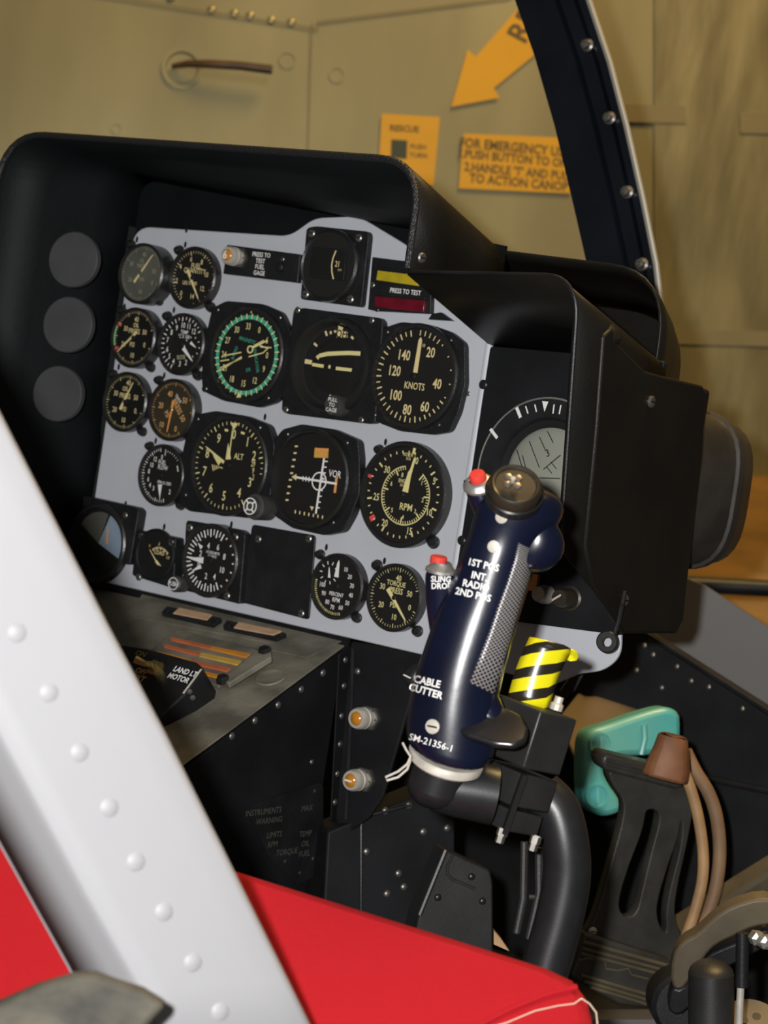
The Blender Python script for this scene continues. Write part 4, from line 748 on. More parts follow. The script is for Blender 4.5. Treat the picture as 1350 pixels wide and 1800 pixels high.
# plate under the panel with two lamps
t = thing('lower_bracket', 'black curved bracket plate below the panel carrying two amber lamps', 'bracket', V((.02, 0, -.3)))
MB().prism([pan(*p) + V((0, .004, 0)) for p in [(612, 1128), (755, 1150), (728, 1190), (700, 1290), (668, 1400), (643, 1438), (600, 1470), (585, 1440)]], V((0, .004, 0)), 'console_black').build('plate', t, bev=.001)
MB().tube([pan(620, 1140) + V((0, 0, 0)), pan(618, 1230), pan(608, 1440)], .0018, 'satin_black', 8).build('flange_edge', t)
rivet(t, pan(628, 1180, -.004), NY, .0032, 'screw_steel', 'screw')
G3 = 'amber press to test lamps'
b = at(652, 1262, Y=.004); press_lamp('press_to_test_lamp', 'upper amber lamp on the black bracket below the panel', V((b.x, .004, b.z)), .022, .0098, 'amber_lens', None, G3)
b = at(642, 1370, Y=.004); press_lamp('press_to_test_lamp', 'lower amber lamp with a bright slot on the bracket below the panel', V((b.x, .004, b.z)), .022, .0098, 'amber_lens', '-', G3)
# lower boxes, black and riveted
t = thing('lower_housing', 'black riveted housing below the bracket, above the red seat', 'housing', at(700, 1500, dep=1.9))
LH = fpl(1.93, 20, 0)
MB().prism([at(*p, pl=LH) for p in [(576, 1462), (640, 1436), (740, 1395), (800, 1380), (800, 1750), (560, 1750)]], -LH[1] * .05, 'console_black').build('body', t, bev=.002)
MB().tube([at(*p, pl=LH) + LH[1] * .001 for p in [(720, 1415), (645, 1434), (634, 1450), (634, 1600)]], .0015, 'satin_black', 8).build('bead', t)
for X, Y in [(955, 982), (1088, 950), (1170, 1100), (850, 1212), (1030, 1335), (1060, 1412), (965, 1450), (1175, 1365), (1235, 1250), (1305, 1080), (1135, 1490), (1253, 1468)]: rivet(t, at(*zp(R7b, X, Y), pl=LH), LH[1], .0035, 'screw_steel')
t = thing('lower_box', 'small black sheet metal box behind the stick tube, above the red seat', 'box', at(820, 1560, dep=1.85))
LB = fpl(1.82, 12, 0); R8 = (700, 1350, 3.375)
MB().prism(rc([at(*zp(R8, *p), pl=LB) for p in [(280, 482), (545, 605), (562, 680), (565, 1200), (60, 1200), (120, 880)]], .003), -LB[1] * .04, 'block_black').build('body', t, bev=.002)
MB().tube([at(*zp(R8, *p), pl=LB) + LB[1] * .001 for p in [(322, 510), (290, 580), (290, 630), (320, 660), (455, 715)]], .0014, 'block_black', 8).build('bead', t)
MB().tube([at(*zp(R8, *p), pl=LB) + LB[1] * .001 for p in [(280, 485), (125, 870)]], .0024, 'block_black', 8).build('edge_bead', t)
for X, Y in [(435, 645), (500, 790), (235, 768)]: rivet(t, at(*zp(R8, X, Y), pl=LB), LB[1], .0032, 'screw_dark', 'screw')

# ------------------------------------------------------------------ control stick
GD = 1.42
def gp(px, py, d=0): return at(px, py, dep=GD + d)
t = thing('control_stick', 'navy blue control stick grip with red buttons and white lettering', 'control stick', gp(780, 1400))
def ring(cx, cy, hw, ang, d=0, dr=.85, n=32, tilt=0, sq=0):
    # ellipse ring round the grip axis; ang = direction of its right half in the picture plane
    a = math.radians(ang); e = RT * math.cos(a) - UP * math.sin(a); c = gp(cx, cy, d); k = hw / FPX * GD; f = FW * math.cos(math.radians(tilt)) + UP * math.sin(math.radians(tilt)); out = []
    for i in range(n): w_ = 2 * math.pi * i / n; out.append(c + e * (k * math.cos(w_)) + f * (k * dr * math.sin(w_)))
    return out
body = MB().loft([ring(787, 1322, 73, 14, 0, .9, tilt=22), ring(790, 1312, 79, 14, 0, .9, tilt=22), ring(793, 1285, 82, 14, tilt=20), ring(797, 1250, 80, 14, tilt=15), ring(801, 1215, 77, 15, tilt=10), ring(810, 1180, 75, 17), ring(822, 1140, 73, 19), ring(836, 1095, 72, 20), ring(853, 1050, 68, 20), ring(866, 1010, 64, 20), ring(875, 975, 60, 19), ring(886, 950, 62, 17), ring(897, 928, 68, 16), ring(909, 906, 76, 12), ring(918, 886, 77, 8), ring(920, 870, 66, 4), ring(914, 858, 44, 0), ring(910, 853, 12, 0)], 'grip_navy')
bv = body.bvh(); body.build('grip_body', t, sub=1, angle=80)
MB().loft([ring(912, 1000, 26, 24), ring(928, 984, 42, 26), ring(945, 960, 50, 28), ring(953, 932, 48, 28), ring(950, 906, 38, 28), ring(944, 890, 14, 28)], 'grip_navy').build('pistol_head', t, sub=1, angle=80)
MB().loft([ring(862, 935, 22, 30, .004), ring(850, 900, 27, 28, .002), ring(841, 868, 28, 24, 0), ring(839, 855, 27, 22, 0), ring(838, 850, 24, 22, 0)], 'grip_navy').build('button_neck', t, sub=1, angle=80)
def canister(name, px, py, d, axis2d, prof, m, n=36):
    a = math.radians(axis2d[0]); ax = (UP * math.cos(a) + RT * math.sin(a)) * math.cos(math.radians(axis2d[1])) - FW * math.sin(math.radians(axis2d[1]))
    return MB().lathe(gp(px, py, d), ax, prof, m, n).build(name, t)
K = GD / FPX
canister('button_collar', 842, 854, -.004, (-14, 38), [(28 * K, 0), (28 * K, 5 * K), (25 * K, 8 * K), (22 * K, 12 * K), (17 * K, 15 * K), (16 * K, 15 * K)], 'aluminium')
canister('red_button', 841, 845, -.005, (-14, 38), [(15 * K, 0), (15 * K, 12 * K), (13 * K, 16 * K), (0, 17 * K)], 'button_red')
canister('hat_switch_base', 904, 866, -.022, (8, 52), [(52 * K, -10 * K), (52 * K, 4 * K), (49 * K, 6 * K)], 'grip_black')
hs_ = canister('hat_switch', 904, 864, -.022, (8, 52), [(46 * K, -6 * K), (48 * K, 4 * K), (44 * K, 20 * K), (41 * K, 23 * K), (37 * K, 22 * K), (35 * K, 19 * K), (0, 19 * K)], 'hat_brown')
hc = gp(901, 846, -.034); a_ = math.radians(8); axh = (UP * math.cos(a_) + RT * math.sin(a_)) * math.cos(math.radians(52)) - FW * math.sin(math.radians(52)); ha, hb, _ = frame(axh)
mb = MB()
for k in range(4):
    w_ = math.pi / 4 + k * math.pi / 2; d_ = ha * math.cos(w_) + hb * math.sin(w_); mb.lathe(hc + d_ * 12 * K, axh, [(8 * K, -2 * K), (8 * K, 1.5 * K), (5 * K, 2.5 * K), (0, 2.5 * K)], 'screw_steel', 5)
mb.tube([hc, hc + axh * 9 * K], 4.5 * K, 'dull_collar', 12); mb.build('hat_nub', hs_, o=None)
for px, py, r in [(882, 909, 11), (868, 961, 11), (761, 1277, 13)]:
    h = bv.ray_cast(CAM, (gp(px, py) - CAM).normalized()); p = h[0] if h[0] else gp(px, py); screw(t, p - FW * .0003, (h[1] if h[1] and h[1].dot(FW) < 0 else -(h[1] or FW)), r * K, 'dull_collar', 'screw', slot=(r == 13), h=.3)
snap = (bv, .0004)
def stext(mb, s_, px, py, H, ang, xs=.9, bold=.03, m_='white_paint'):
    a = math.radians(ang); ex = RT * math.cos(a) - UP * math.sin(a); ey = UP * math.cos(a) + RT * math.sin(a); mb.text(s_, gp(px, py, 0), ex, ey, H / .72 * K, m_, bold, snap=snap, xs=xs)
mb = MB(); stext(mb, '1ST POS', 851, 993, 12.5, 13); stext(mb, 'INT.', 843, 1013, 12.5, 13); stext(mb, 'RADIO', 837, 1029, 12.5, 13); stext(mb, '2ND POS', 832, 1045, 12.5, 13); mb.build('lettering', t, flat=True)
mb = MB(); stext(mb, 'CABLE', 751, 1198, 13, 13); stext(mb, 'CUTTER', 749, 1215, 13, 16); mb.build('lettering', t, flat=True)
mb = MB(); stext(mb, 'SM-21356-1', 757, 1305, 12, 16, 1.0, .01); mb.build('part_number', t, flat=True)
# knurled strip
lft = [(912, 955), (905, 985), (892, 1025), (876, 1068), (862, 1110), (846, 1150), (826, 1200)]; rgt = [(941, 968), (943, 990), (932, 1025), (918, 1068), (904, 1115), (892, 1160), (873, 1222)]
rows = []
for a, b in zip(lft, rgt):
    row = []
    for k in range(7):
        p = lerp(a, b, k / 6); h = bv.ray_cast(CAM, (gp(p[0], p[1]) - CAM).normalized()); row.append((h[0] - FW * .0012) if h[0] else gp(p[0], p[1], -.004 + .008 * k / 6))
    rows.append(row)
MB().grid(rows, 'knurled_metal', lambda i, k: (k / 6 * 5.5, i * 6.6)).build('knurled_strip', t, thick=.0015)
# finger rest
up2 = UP; tipc = [(782, 1262), (800, 1252), (850, 1243), (880, 1238), (915, 1255), (929, 1280), (925, 1300), (905, 1309), (870, 1306), (820, 1290)]
nR = (UP * .80 - FW * .60).normalized(); plR = (gp(850, 1275, -.022), nR)
MB().prism(rc([at(*p, pl=plR) for p in tipc], .003), -nR * .0055, 'grip_black').build('finger_rest', t, bev=.0022)
MB().loft([ring(845, 1200, 30, 16, -.002), ring(852, 1235, 34, 16, -.003), ring(858, 1258, 44, 16, -.004), ring(860, 1275, 50, 16, -.004, 0.6)], 'grip_navy').build('rest_fillet', t, sub=1, angle=80)
# sling-drop switch horn
horn = MB().loft([ring(775, 1140, 14, 10, .012), ring(776, 1110, 22, 10, .010), ring(775, 1065, 28, 10, .008), ring(776, 1030, 30, 10, .006), ring(777, 1012, 30, 10, .004), ring(778, 1006, 28, 10, .004)], 'grip_navy')
hb_ = horn.bvh(); horn.build('switch_horn', t, sub=1, angle=80)
MB().loft([ring(800, 1080, 26, 10, .012), ring(806, 1040, 28, 10, .011), ring(808, 1018, 24, 10, .010)], 'grip_navy').build('horn_web', t, sub=1, angle=80)
snap = (hb_, .0004); mb = MB(); stext(mb, 'SLING', 775, 1018, 10.5, 2); stext(mb, 'DROP', 776, 1030, 10.5, 0); mb.build('lettering', t, flat=True)
canister('button_collar', 774, 1005, .003, (8, 12), [(27 * K, 0), (27 * K, 5 * K), (22 * K, 9 * K), (17 * K, 18 * K), (16 * K, 18 * K)], 'aluminium')
canister('red_button', 770, 990, .003, (8, 12), [(15 * K, 0), (15 * K, 11 * K), (13.5 * K, 13 * K), (0, 13.5 * K)], 'button_red')
MB().loft([ring(745, 1165, 12, 10, .012), ring(733, 1180, 18, 10, .012), ring(728, 1198, 20, 10, .012), ring(735, 1216, 16, 10, .012)], 'grip_black').build('cutter_guard', t, sub=1)
MB().bar(gp(709, 1186, -.010), gp(722, 1192, -.010), 1.6 * K, -FW, 'wire_white').build('guard_mark', t, flat=True)
# collar, socket, elbow
MB().loft([ring(781, 1344, 61, 14, 0, .9, tilt=22), ring(782, 1340, 66, 14, 0, .9, tilt=22), ring(785, 1330, 68, 14, 0, .9, tilt=22), ring(787, 1326, 66, 14, 0, .9, tilt=22)], 'dull_collar').build('collar', t)
MB().tube([gp(784, 1335, .002), gp(778, 1350, .003), gp(770, 1370, .004), gp(764, 1388, .005)], [50 * K, 50 * K, 49 * K, 49 * K], 'tube_black', 32).dome(gp(764, 1386, .005), -(UP * .96 + RT * .2), 49 * K, 'tube_black', 32, .75).build('socket', t)
MB().tube([gp(764, 1380, .008), gp(800, 1386, .010), gp(840, 1392, .012), gp(868, 1397, .013)], [46 * K, 50 * K, 53 * K, 54 * K], 'tube_black', 32).build('elbow', t)
# loose safety wires
t3 = thing('safety_wire', 'loop of white wire hanging left of the grip collar', 'wire', gp(700, 1340))
MB().tube([gp(708, 1306, -.012), gp(714, 1318, -.016), gp(722, 1330, -.018), gp(716, 1343, -.018), gp(700, 1356, -.016), gp(678, 1366, -.014), gp(680, 1372, -.014), gp(700, 1366, -.014), gp(716, 1352, -.014), gp(722, 1334, -.016)], 2.2 * K, 'wire_white', 8).build('strand', t3)
# clamp block on the elbow
t = thing('clamp_block', 'black stacked clamp block holding the elbow of the control stick', 'bracket', gp(930, 1400, .03))
eS = (-UP * .955 - RT * .297).normalized(); eB = (RT * .70 - UP * .20 + FW * .62); eB = (eB - eS * eB.dot(eS)).normalized(); eA = eB.cross(eS).normalized()
eA = eA if eA.dot(RT) < 0 else -eA      # leftward face direction (away from the near edge)
def blk(px, py, l, wA, wB, d, m, name, off=0):
    e = gp(px, py, d); P4 = [e + eS * 0, e + eA * wA, e + eA * wA + eB * wB, e + eB * wB]; MB().prism(P4, eS * l, m).build(name, t, bev=.0014)
blk(951, 1250, .0395, .048, .036, .005, 'block_black', 'top_block')
blk(917, 1360, .0225, .042, .036, .0055, 'block_black', 'middle_plate')
blk(898, 1424, .0145, .040, .032, .0065, 'block_black', 'lower_plate')
MB().tube([gp(922, 1362, .0045), gp(886, 1466, .006)], .0028, 'screw_dark', 4).build('clamp_rod', t)
for px, py in [(882, 1466), (940, 1480)]: MB().lathe(gp(px, py, .008), eS, [(.0038, -.004), (.0038, .001), (.0030, .001), (.0030, .006), (0, .006)], 'screw_steel', 6).build('bolt', t)
MB().lathe(gp(978, 1243, .004), -eS, [(.0045, -.002), (.0045, .002), (.003, .003), (.003, .007), (0, .007)], 'dull_collar', 10).build('top_bolt', t)
# stick tube
t = tag(MB().tube(smooth([gp(950, 1395, .055), gp(978, 1425, .052), gp(993, 1480, .05), gp(996, 1540, .05), gp(984, 1610, .05), gp(962, 1690, .05), gp(934, 1790, .05)]), .0165, 'tube_black', 28).build('stick_tube', o=gp(990, 1600, .05)), 'thick black curved tube rising from the floor behind the red seat', 'tube')
t = thing('link_rod', 'thin black forked rod beside the thick stick tube', 'rod', at(930, 1560, dep=1.5))
MB().tube([at(922, 1480, dep=1.5), at(920, 1580, dep=1.5), at(908, 1640, dep=1.5)], .0028, 'block_black', 10).tube([at(948, 1490, dep=1.5), at(948, 1570, dep=1.5), at(930, 1650, dep=1.5)], .0032, 'block_black', 10).build('rods', t)
MB().tube([at(930, 1577, dep=1.5), at(948, 1577, dep=1.5)], .002, 'hat_brown', 8).build('cross_pin', t)
t = tag(MB().prism([at(*p, dep=1.7) for p in [(868, 1636), (880, 1650), (895, 1672), (868, 1660)]], FW * .01, 'hose_tan').build('wooden_wedge', o=at(880, 1655, dep=1.7)), 'small tan wedge peeking over the edge of the red seat', 'wedge')
# hazard striped guard
t = thing('striped_guard', 'curled yellow and black striped guard strip standing behind the stick', 'guard', gp(930, 1240, .05))
cols = []
base = [(893, 1228), (912, 1234), (932, 1240), (955, 1245), (966, 1242)]; topc = [(932, 1120), (945, 1122), (966, 1127), (990, 1133), (1004, 1140)]
rows = []
for i in range(9):
    s_ = i / 8; row = []
    for k in range(5):
        p = lerp(base[k], topc[k], s_); bow = math.sin(k / 4 * math.pi) * .006; row.append(at(p[0] - 10 * math.sin(s_ * math.pi) * .4, p[1], dep=GD + .045 - bow + .004 * s_))
    rows.append(row)
MB().grid(rows, 'hazard_tape', lambda i, k: (-k / 4 * .85, i / 8 * 2.65 + .2)).build('strip', t, thick=.0008)
cur = [(1004, 1140, 0), (1014, 1145, .002), (1018, 1153, .006), (1014, 1161, .009), (1003, 1163, .010), (994, 1158, .009), (986, 1152, .006)]
rows = [[at(x + dx, y + dy, dep=GD + .045 + d) for dx, dy in ((0, 0), (-32, -6), (-64, -14))] for x, y, d in cur]
rows2 = [[at(x, y, dep=GD + .045 + d), at(x - 34, y - 12 + 1.5 * i, dep=GD + .058 + d)] for i, (x, y, d) in enumerate(cur)]
MB().grid(rows2, 'hazard_tape', lambda i, k: (.15 + k * .2, 2.85 - i * .06)).build('curl', t, thick=.0008)

# ------------------------------------------------------------------ pedal area
PD = 1.86; Z9 = (980, 1150, 2.77); Z10 = (1000, 1220, 3.857); Z11 = (1000, 1500, 3.857)
def plate_holes(name, parent, outer, holes, z, pl, th, m, bev=.0015):
    u, v, n = frame(pl[1], UP); o_ = at(*zp(z, *outer[0]), pl=pl)
    c = bpy.data.curves.new('p', 'CURVE'); c.dimensions = '2D'; c.fill_mode = 'BOTH'; c.extrude = th / 2; c.bevel_depth = bev; c.bevel_resolution = 1
    for L_ in [outer] + holes:
        P_ = [at(*zp(z, *p), pl=pl) - o_ for p in L_]; s_ = c.splines.new('POLY'); s_.points.add(len(P_) - 1)
        for i, p in enumerate(P_): s_.points[i].co = (p.dot(u), p.dot(v), 0, 1)
        s_.use_cyclic_u = True
    ob = bpy.data.objects.new('p', c); me = bpy.data.meshes.new_from_object(ob); mb = MB()
    mb.add([o_ + u * q.co.x + v * q.co.y + n * q.co.z for q in me.vertices], [tuple(p.vertices) for p in me.polygons], m); bpy.data.objects.remove(ob); bpy.data.curves.remove(c)
    return mb.build(name, parent, angle=40)
t = thing('rudder_pedal', 'black cast rudder pedal with slotted web and ribbed foot pad', 'pedal', at(1090, 1700, dep=PD))
PP = fpl(PD, 18, 8)
def sm(pts, n=3):
    P_ = pts
    for _ in range(n - 1):
        Q = []
        for i in range(len(P_)): a, b = P_[i], P_[(i + 1) % len(P_)]; Q += [lerp(a, b, .25), lerp(a, b, .75)]
        P_ = Q
    return P_
plate_holes('web', t, sm([(235, 560), (300, 520), (600, 600), (632, 640), (640, 760), (600, 960), (560, 1130), (545, 1270), (590, 1380), (620, 1420), (560, 1540), (100, 1420), (125, 1360), (180, 1270), (250, 1020), (312, 800), (318, 700), (270, 640)], 3),
             [sm([(412, 745), (460, 735), (498, 775), (450, 950), (405, 1140), (380, 1250), (330, 1285), (285, 1255), (275, 1190), (330, 1010), (390, 860), (405, 790)], 3), sm([(578, 800), (600, 790), (596, 920), (540, 1130), (520, 1250), (525, 1355), (490, 1345), (462, 1270), (465, 1190), (520, 1010), (570, 870)], 3)], Z9, PP, .010, 'pedal_black')
PF = (PP[0] + PP[1] * .012, PP[1])
mb = MB(); pts = [(222, 495), (245, 485), (600, 570), (628, 600), (622, 650), (575, 660), (235, 570), (215, 535)]; mb.prism([at(*zp(Z9, *p), pl=PF) for p in pts], -PP[1] * .028, 'pedal_black'); mb.build('top_bar', t, bev=.003)
for y0 in (12, 34): MB().tube([at(*zp(Z9, 240, 500 + y0), pl=PF) + PP[1] * .001, at(*zp(Z9, 590, 590 + y0), pl=PF) + PP[1] * .001], .0014, 'pedal_black', 8).build('rib', t)
mb = MB(); mb.prism([at(*zp(Z9, *p), pl=(PP[0] + PP[1] * .016, PP[1])) for p in [(130, 1355), (560, 1490), (545, 1560), (515, 1740), (300, 1710), (60, 1570), (95, 1480)]], -PP[1] * .03, 'pedal_black'); mb.build('foot_pad', t, bev=.003)
PG = (PP[0] + PP[1] * .0165, PP[1])
for a, b in [((125, 1400), (550, 1520)), ((118, 1430), (545, 1545)), ((112, 1455), (540, 1568)), ((110, 1560), (515, 1680)), ((130, 1590), (510, 1705)), ((160, 1620), (505, 1725))]: MB().tube([at(*zp(Z9, *a), pl=PG), at(*zp(Z9, *b), pl=PG)], .0018, 'olive_metal', 8).build('rib', t)
MB().tube([at(*zp(Z9, *p), pl=PG) for p in [(100, 1490), (150, 1480), (230, 1490), (235, 1530), (290, 1540), (345, 1530), (360, 1560), (440, 1580)]], .0011, 'olive_metal', 6).build('scribble', t)
MB().lathe(at(*zp(Z9, 610, 1700), dep=PD - .03), -FW, [(.028, -.03), (.028, .01), (.024, .014), (0, .014)], 'satin_black', 28).build('pivot_boss', t)
screw(t, at(*zp(Z9, 170, 1348), pl=(PP[0] + PP[1] * .006, PP[1])), PP[1], .004, 'wire_white')
# side web (thickness of the pedal)
# teal cover
TD = 2.0; t = thing('teal_cover', 'teal plastic cover with two round recesses behind the rudder pedal', 'cover', at(1090, 1430, dep=TD))
TP = fpl(TD, 16, 0)
MB().prism([at(*zp(Z10, *p), pl=TP) for p in sm([(155, 240), (260, 215), (440, 150), (620, 95), (700, 92), (760, 130), (768, 200), (765, 330), (640, 420), (300, 420), (235, 500), (270, 600), (360, 720), (368, 800), (280, 832), (210, 830), (120, 770), (95, 660), (95, 400), (110, 290)], 3)], -TP[1] * .03, 'teal_plastic').build('body', t, bev=.007)
for X, Y in [(215, 340), (190, 690)]:
    p = at(*zp(Z10, X, Y), pl=TP); MB().lathe(p, TP[1], [(.0125, -.001), (.0118, .0022), (.0098, .0022), (.0090, .0006), (0, .0006)], 'teal_plastic', 32).build('recess', t)
    MB().box(p + TP[1] * .001, UP * .007, RT * .0012, TP[1] * .0012, 'teal_plastic').build('divider', t)
MB().tube([at(*zp(Z10, *p), pl=(TP[0] + TP[1] * .002, TP[1])) for p in [(510, 210), (515, 300), (490, 410)]], .003, 'teal_plastic', 10).build('rib', t)
# brown boot
t = thing('leather_boot', 'brown leather boot cap over the end of the tan hoses', 'boot', at(1175, 1340, dep=1.93))
rg = lambda px, py, hw, dd=0, dr=.7: [at(px, py, dep=1.93 + dd) + RT * (hw / FPX * 1.93 * math.cos(a)) + FW * (hw * dr / FPX * 1.93 * math.sin(a)) - UP * (hw * .25 / FPX * 1.93 * math.cos(a)) for a in [2 * math.pi * i / 8 for i in range(8)]]
MB().loft([rg(1168, 1370, 42), rg(1175, 1345, 40), rg(1180, 1318, 33), rg(1183, 1296, 28), rg(1184, 1290, 22)], 'boot_brown').build('cap', t, bev=.003)
GH = 'tan hoses arching beside the rudder pedal'
t = tag(MB().tube(smooth([at(x, y, dep=1.95) for x, y in [(1200, 1350), (1215, 1390), (1228, 1440), (1236, 1500), (1234, 1550), (1222, 1600), (1205, 1650)]]), .0052, 'hose_tan', 14).build('hose', o=at(1236, 1500, dep=1.95)), 'lighter inner tan hose, the one nearer the rudder pedal', 'hose', GH)
t = tag(MB().tube(smooth([at(x, y, dep=1.98) for x, y in [(1205, 1320), (1222, 1355), (1246, 1395), (1260, 1440), (1265, 1500), (1258, 1560), (1242, 1610), (1220, 1650)]]), .0062, 'hose_brown', 14).build('hose', o=at(1265, 1500, dep=1.98)), 'darker outer tan hose curving farther from the rudder pedal', 'hose', GH)
# tan shelf
t = tag(MB().prism([at(*p, dep=d) for p, d in [((1030, 1200), 2.32), ((1060, 1190), 2.32), ((1222, 1224), 2.30), ((1218, 1238), 2.28), ((1160, 1290), 2.14), ((1010, 1330), 2.12), ((980, 1262), 2.2)]], V((0, .002, -.006)), 'shelf_tan').build('tan_shelf', o=at(1100, 1230, dep=2.15), bev=.002), 'tan metal shelf above the teal cover', 'shelf')
t = thing('hinge_bracket', 'black strut bracket with a brass bolt at the lower corner of the grey flange', 'bracket', pan(1030, 1160))
MB().prism([at(*p, dep=1.83) for p in [(1028, 1122), (1046, 1126), (1046, 1150), (1012, 1215), (990, 1230), (985, 1215), (1010, 1180)]], FW * .01, 'satin_black').build('strut', t, bev=.001)
rivet(t, at(1037, 1135, dep=1.825), -FW, .0042, 'brass', 'bolt')
# lower right linkage
t = thing('bell_crank', 'curved dusty brown lever arm with linkage at the lower right', 'lever', at(1250, 1650, dep=1.72))
CP = fpl(1.74, -6, 10)
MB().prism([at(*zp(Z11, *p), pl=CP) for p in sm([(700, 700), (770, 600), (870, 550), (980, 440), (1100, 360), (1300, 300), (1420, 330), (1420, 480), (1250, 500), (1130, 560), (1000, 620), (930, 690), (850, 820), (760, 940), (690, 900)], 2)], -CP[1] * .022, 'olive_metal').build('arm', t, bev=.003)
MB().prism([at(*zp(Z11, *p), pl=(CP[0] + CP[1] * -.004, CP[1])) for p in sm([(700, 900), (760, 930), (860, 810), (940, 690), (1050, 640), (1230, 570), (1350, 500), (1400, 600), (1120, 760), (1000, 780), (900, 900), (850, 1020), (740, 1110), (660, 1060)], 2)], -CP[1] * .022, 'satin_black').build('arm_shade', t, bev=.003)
t = thing('linkage_beam', 'dusty olive beam running off the right edge above the lever arm', 'beam', at(1300, 1580, dep=1.85))
BP = fpl(1.84, -8, 30)
MB().prism([at(*zp(Z11, *p), pl=BP) for p in [(690, 560), (880, 440), (1120, 280), (1340, 145), (1500, 60), (1500, 520), (1180, 500), (820, 640), (760, 625)]], -BP[1] * .03, 'olive_metal').build('body', t, bev=.004)
MB().tube([at(*zp(Z11, 1075, 405), pl=BP) + BP[1] * .006, at(*zp(Z11, 1420, 470), pl=BP) + BP[1] * .006], .0045, 'dull_collar', 10).build('pin', t)
t = thing('push_rod', 'slim vertical push rod with bright lower end at the right edge', 'rod', at(1300, 1720, dep=1.68))
MB().tube([at(1305, 1640, dep=1.68), at(1304, 1735, dep=1.68)], .0052, 'satin_black', 12).build('upper_sleeve', t); MB().tube([at(1302, 1733, dep=1.68), at(1298, 1830, dep=1.68)], .0030, 'dull_collar', 12).build('lower_rod', t)
for X, Y in [(1275, 575), (1335, 600)]: MB().lathe(at(*zp(Z11, X, Y), dep=1.67), V((.8, -.6, 0)), [(.006, -.004), (.006, .003), (.003, .005), (0, .005)], 'aluminium', 6).build('end_bolt', t)
t = tag(MB().tube([at(1250, 1712, dep=1.75), at(1250, 1760, dep=1.75), at(1250, 1850, dep=1.75)], .0185, 'block_black', 24).dome(at(1250, 1712, dep=1.75), UP * .9 - FW * .3, .0185, 'block_black', 24, .55).build('damper_cylinder', o=at(1250, 1800, dep=1.75)), 'dark grey vertical cylinder beside the push rod', 'cylinder')
t = thing('drilled_disc', 'tan disc with drilled holes at the bottom right corner', 'disc', at(1330, 1800, dep=1.75)); nD2 = (UP * .8 - FW * .6).normalized(); dc = at(1320, 1800, dep=1.75)
MB().lathe(dc, nD2, [(.026, -.004), (.026, 0), (0, 0)], 'shelf_tan', 36).build('disc', t)
for px, py in [(1308, 1793), (1330, 1786), (1302, 1806)]: MB().lathe(at(px, py, pl=(dc + nD2 * .0004, nD2)), nD2, [(.0035, 0), (.0035, .0002), (0, .0002)], 'dial_black', 14).build('hole', t)
t = tag(MB().box(at(1110, 1900, dep=1.95), RT * .11, UP * .06, FW * .02, 'skin_grey').build('floor_box', o=at(1110, 1850, dep=1.95)), 'dark grey box below the rudder pedal at the bottom edge', 'box')

# ------------------------------------------------------------------ red seat
t = thing('seat_cushion', 'bright red cloth seat cushion with pale stitching near its corner', 'cushion', at(650, 1760, dep=1.2))
nSe = V((.25, -.50, .83)).normalized(); pS = (at(700, 1605, dep=1.36), nSe)
def sp(px, py, l=0): return at(px, py, pl=(pS[0] + nSe * l, nSe))
edge = [sp(-420, 1290), sp(405, 1517), sp(960, 1690), sp(1012, 1714), sp(1036, 1745), sp(1046, 1790), sp(1046, 1870), sp(-420, 1870)]
MB().prism(edge, -nSe * .07, 'red_cloth').build('cover', t, bev=.010)
e_ = lambda p: sp(*p, .0015)
MB().tube([e_(p) for p in [(1014, 1735), (960, 1748), (900, 1772), (840, 1802), (780, 1830)]], .0020, 'red_cloth', 8).build('welt', t)
st = [(700, 1860), (800, 1823), (890, 1798), (940, 1777), (980, 1768), (1010, 1764), (1022, 1755), (1036, 1764), (1048, 1780), (1050, 1800), (1046, 1830)]
mb = MB(); P_ = []
for a, b in zip(st, st[1:]):
    L_ = math.hypot(b[0] - a[0], b[1] - a[1]); n = max(1, int(L_ / 5))
    for k in range(n): q0 = lerp(a, b, k / n); q1 = lerp(a, b, (k + .72) / n); mb.tube([sp(*q0, .0005), sp(*q1, .0005)], .0005, 'stitch', 6)
mb.build('stitching', t)

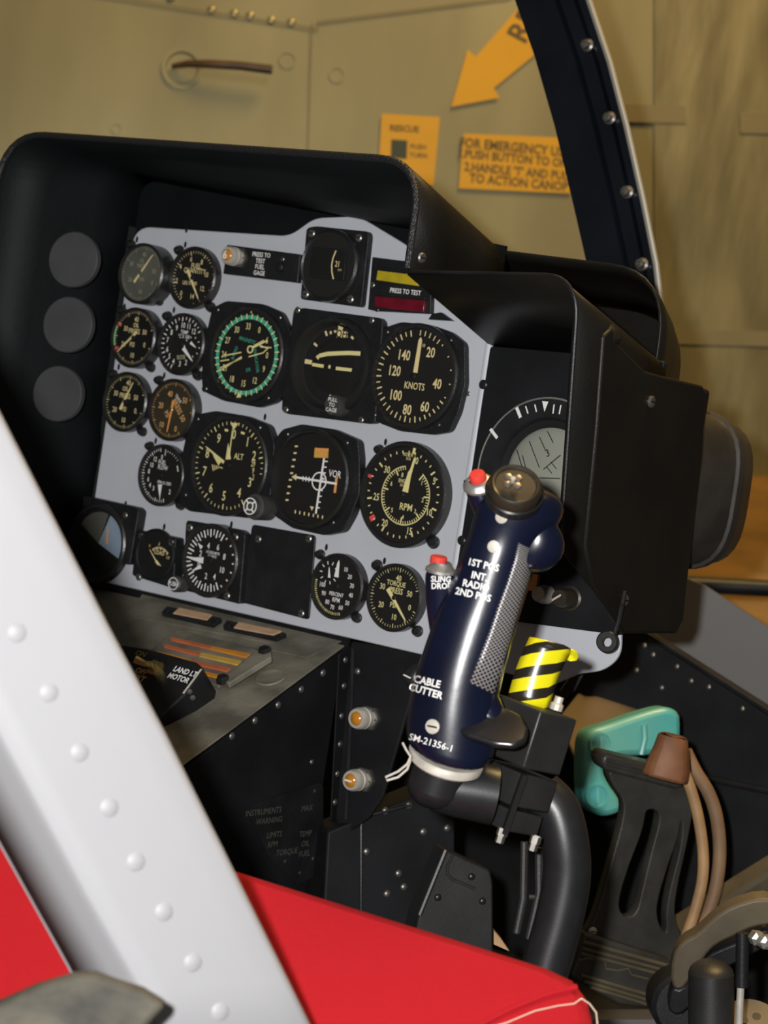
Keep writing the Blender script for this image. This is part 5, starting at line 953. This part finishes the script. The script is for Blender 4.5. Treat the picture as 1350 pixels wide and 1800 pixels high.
# ------------------------------------------------------------------ white door post in the foreground
D0 = 1.2
t = thing('door_post', 'white painted door post with a row of domed rivets, leaning across the left', 'door post', at(300, 1700, dep=D0))
FP = fpl(D0, 26, 0)
def fpp(px, py, l=0): return at(px, py, pl=(FP[0] + FP[1] * l, FP[1]))
A0, A1 = (-300, 150), (700, 2107)         # right edge line
def right(y): return (0 + (y - 730) * .5 + .0 if False else (y - 730) * (545 / 1070.), y)
rg_ = [(right(y)[0] + (26 if 1050 < y < 1250 else 14 if y <= 1050 or y < 1400 else 4) - 6, y) for y in (300, 730, 1100, 1300, 1500, 1720, 1900, 2100)]
rg_ = [(-245, 300), (-18, 722), (174, 1100), (277, 1295), (380, 1500), (491, 1722), (577, 1895)]
lf_ = [(-640, 300), (-330, 722), (-70, 1150), (55, 1380), (156, 1567), (255, 1740), (330, 1900)]
rows = []
for a, b in zip(lf_, rg_):
    n = 6; row = [fpp(*lerp(a, b, k / n), 0) for k in range(n + 1)]
    e = fpp(*b); o_ = (fpp(*b) - fpp(*a)).normalized()
    vb = (e - CAM).normalized(); row += [e + o_ * .0018 + vb * .0006, e + o_ * .0028 + vb * .003, e + o_ * .0024 + vb * .010, e - o_ * .002 + vb * .03]
    s0 = fpp(*a); yl = a[1] + 45; lp = at((yl - 1473) * .557, yl, dep=(s0 - CAM).dot(FW) + .030)
    row = [lp, s0 + (lp - s0) * .35 - FP[1] * -.001, s0 + (lp - s0) * .14 + FP[1] * .0012, s0 + (lp - s0) * .05 + FP[1] * .0008] + row
    rows.append(row)
MB().grid(rows, 'post_white').build('channel', t, thick=-.002, angle=60)
MB().tube([r[0] for r in rows], .0022, 'post_white', 10).build('channel_lip', t)
for px, py in [(-30, 1010), (28, 1112), (84, 1217), (138, 1322), (190, 1419), (237, 1514), (286, 1602), (337, 1691), (385, 1777)]: rivet(t, fpp(px, py), FP[1], .0066, 'post_white', 'rivet', .5)
MB().prism(rc([fpp(*p) for p in [(300, 1772), (412, 1730), (470, 1835), (505, 1890), (360, 1890)]], .004), FP[1] * .0012, 'post_white').build('doubler', t, bev=.0005)
mb = MB().bar(fpp(64, 1341, .0002), fpp(200, 1590, .0002), .0004, FP[1], 'post_inner').bar(fpp(200, 1590, .0002), fpp(307, 1769, .0002), .0004, FP[1], 'post_inner'); mb.build('lap_joint', t, flat=True)
# worn sill
t = tag(MB().prism([at(*p, dep=1.05) for p in [(-80, 1790), (0, 1762), (60, 1735), (130, 1714), (165, 1713), (205, 1728), (250, 1742), (270, 1756), (292, 1768), (270, 1790), (240, 1830), (-80, 1900)]], FW * .012, 'worn_olive').build('worn_sill', o=at(100, 1790, dep=1.05), bev=.003), 'worn dark olive sill pad at the foot of the white post', 'sill')
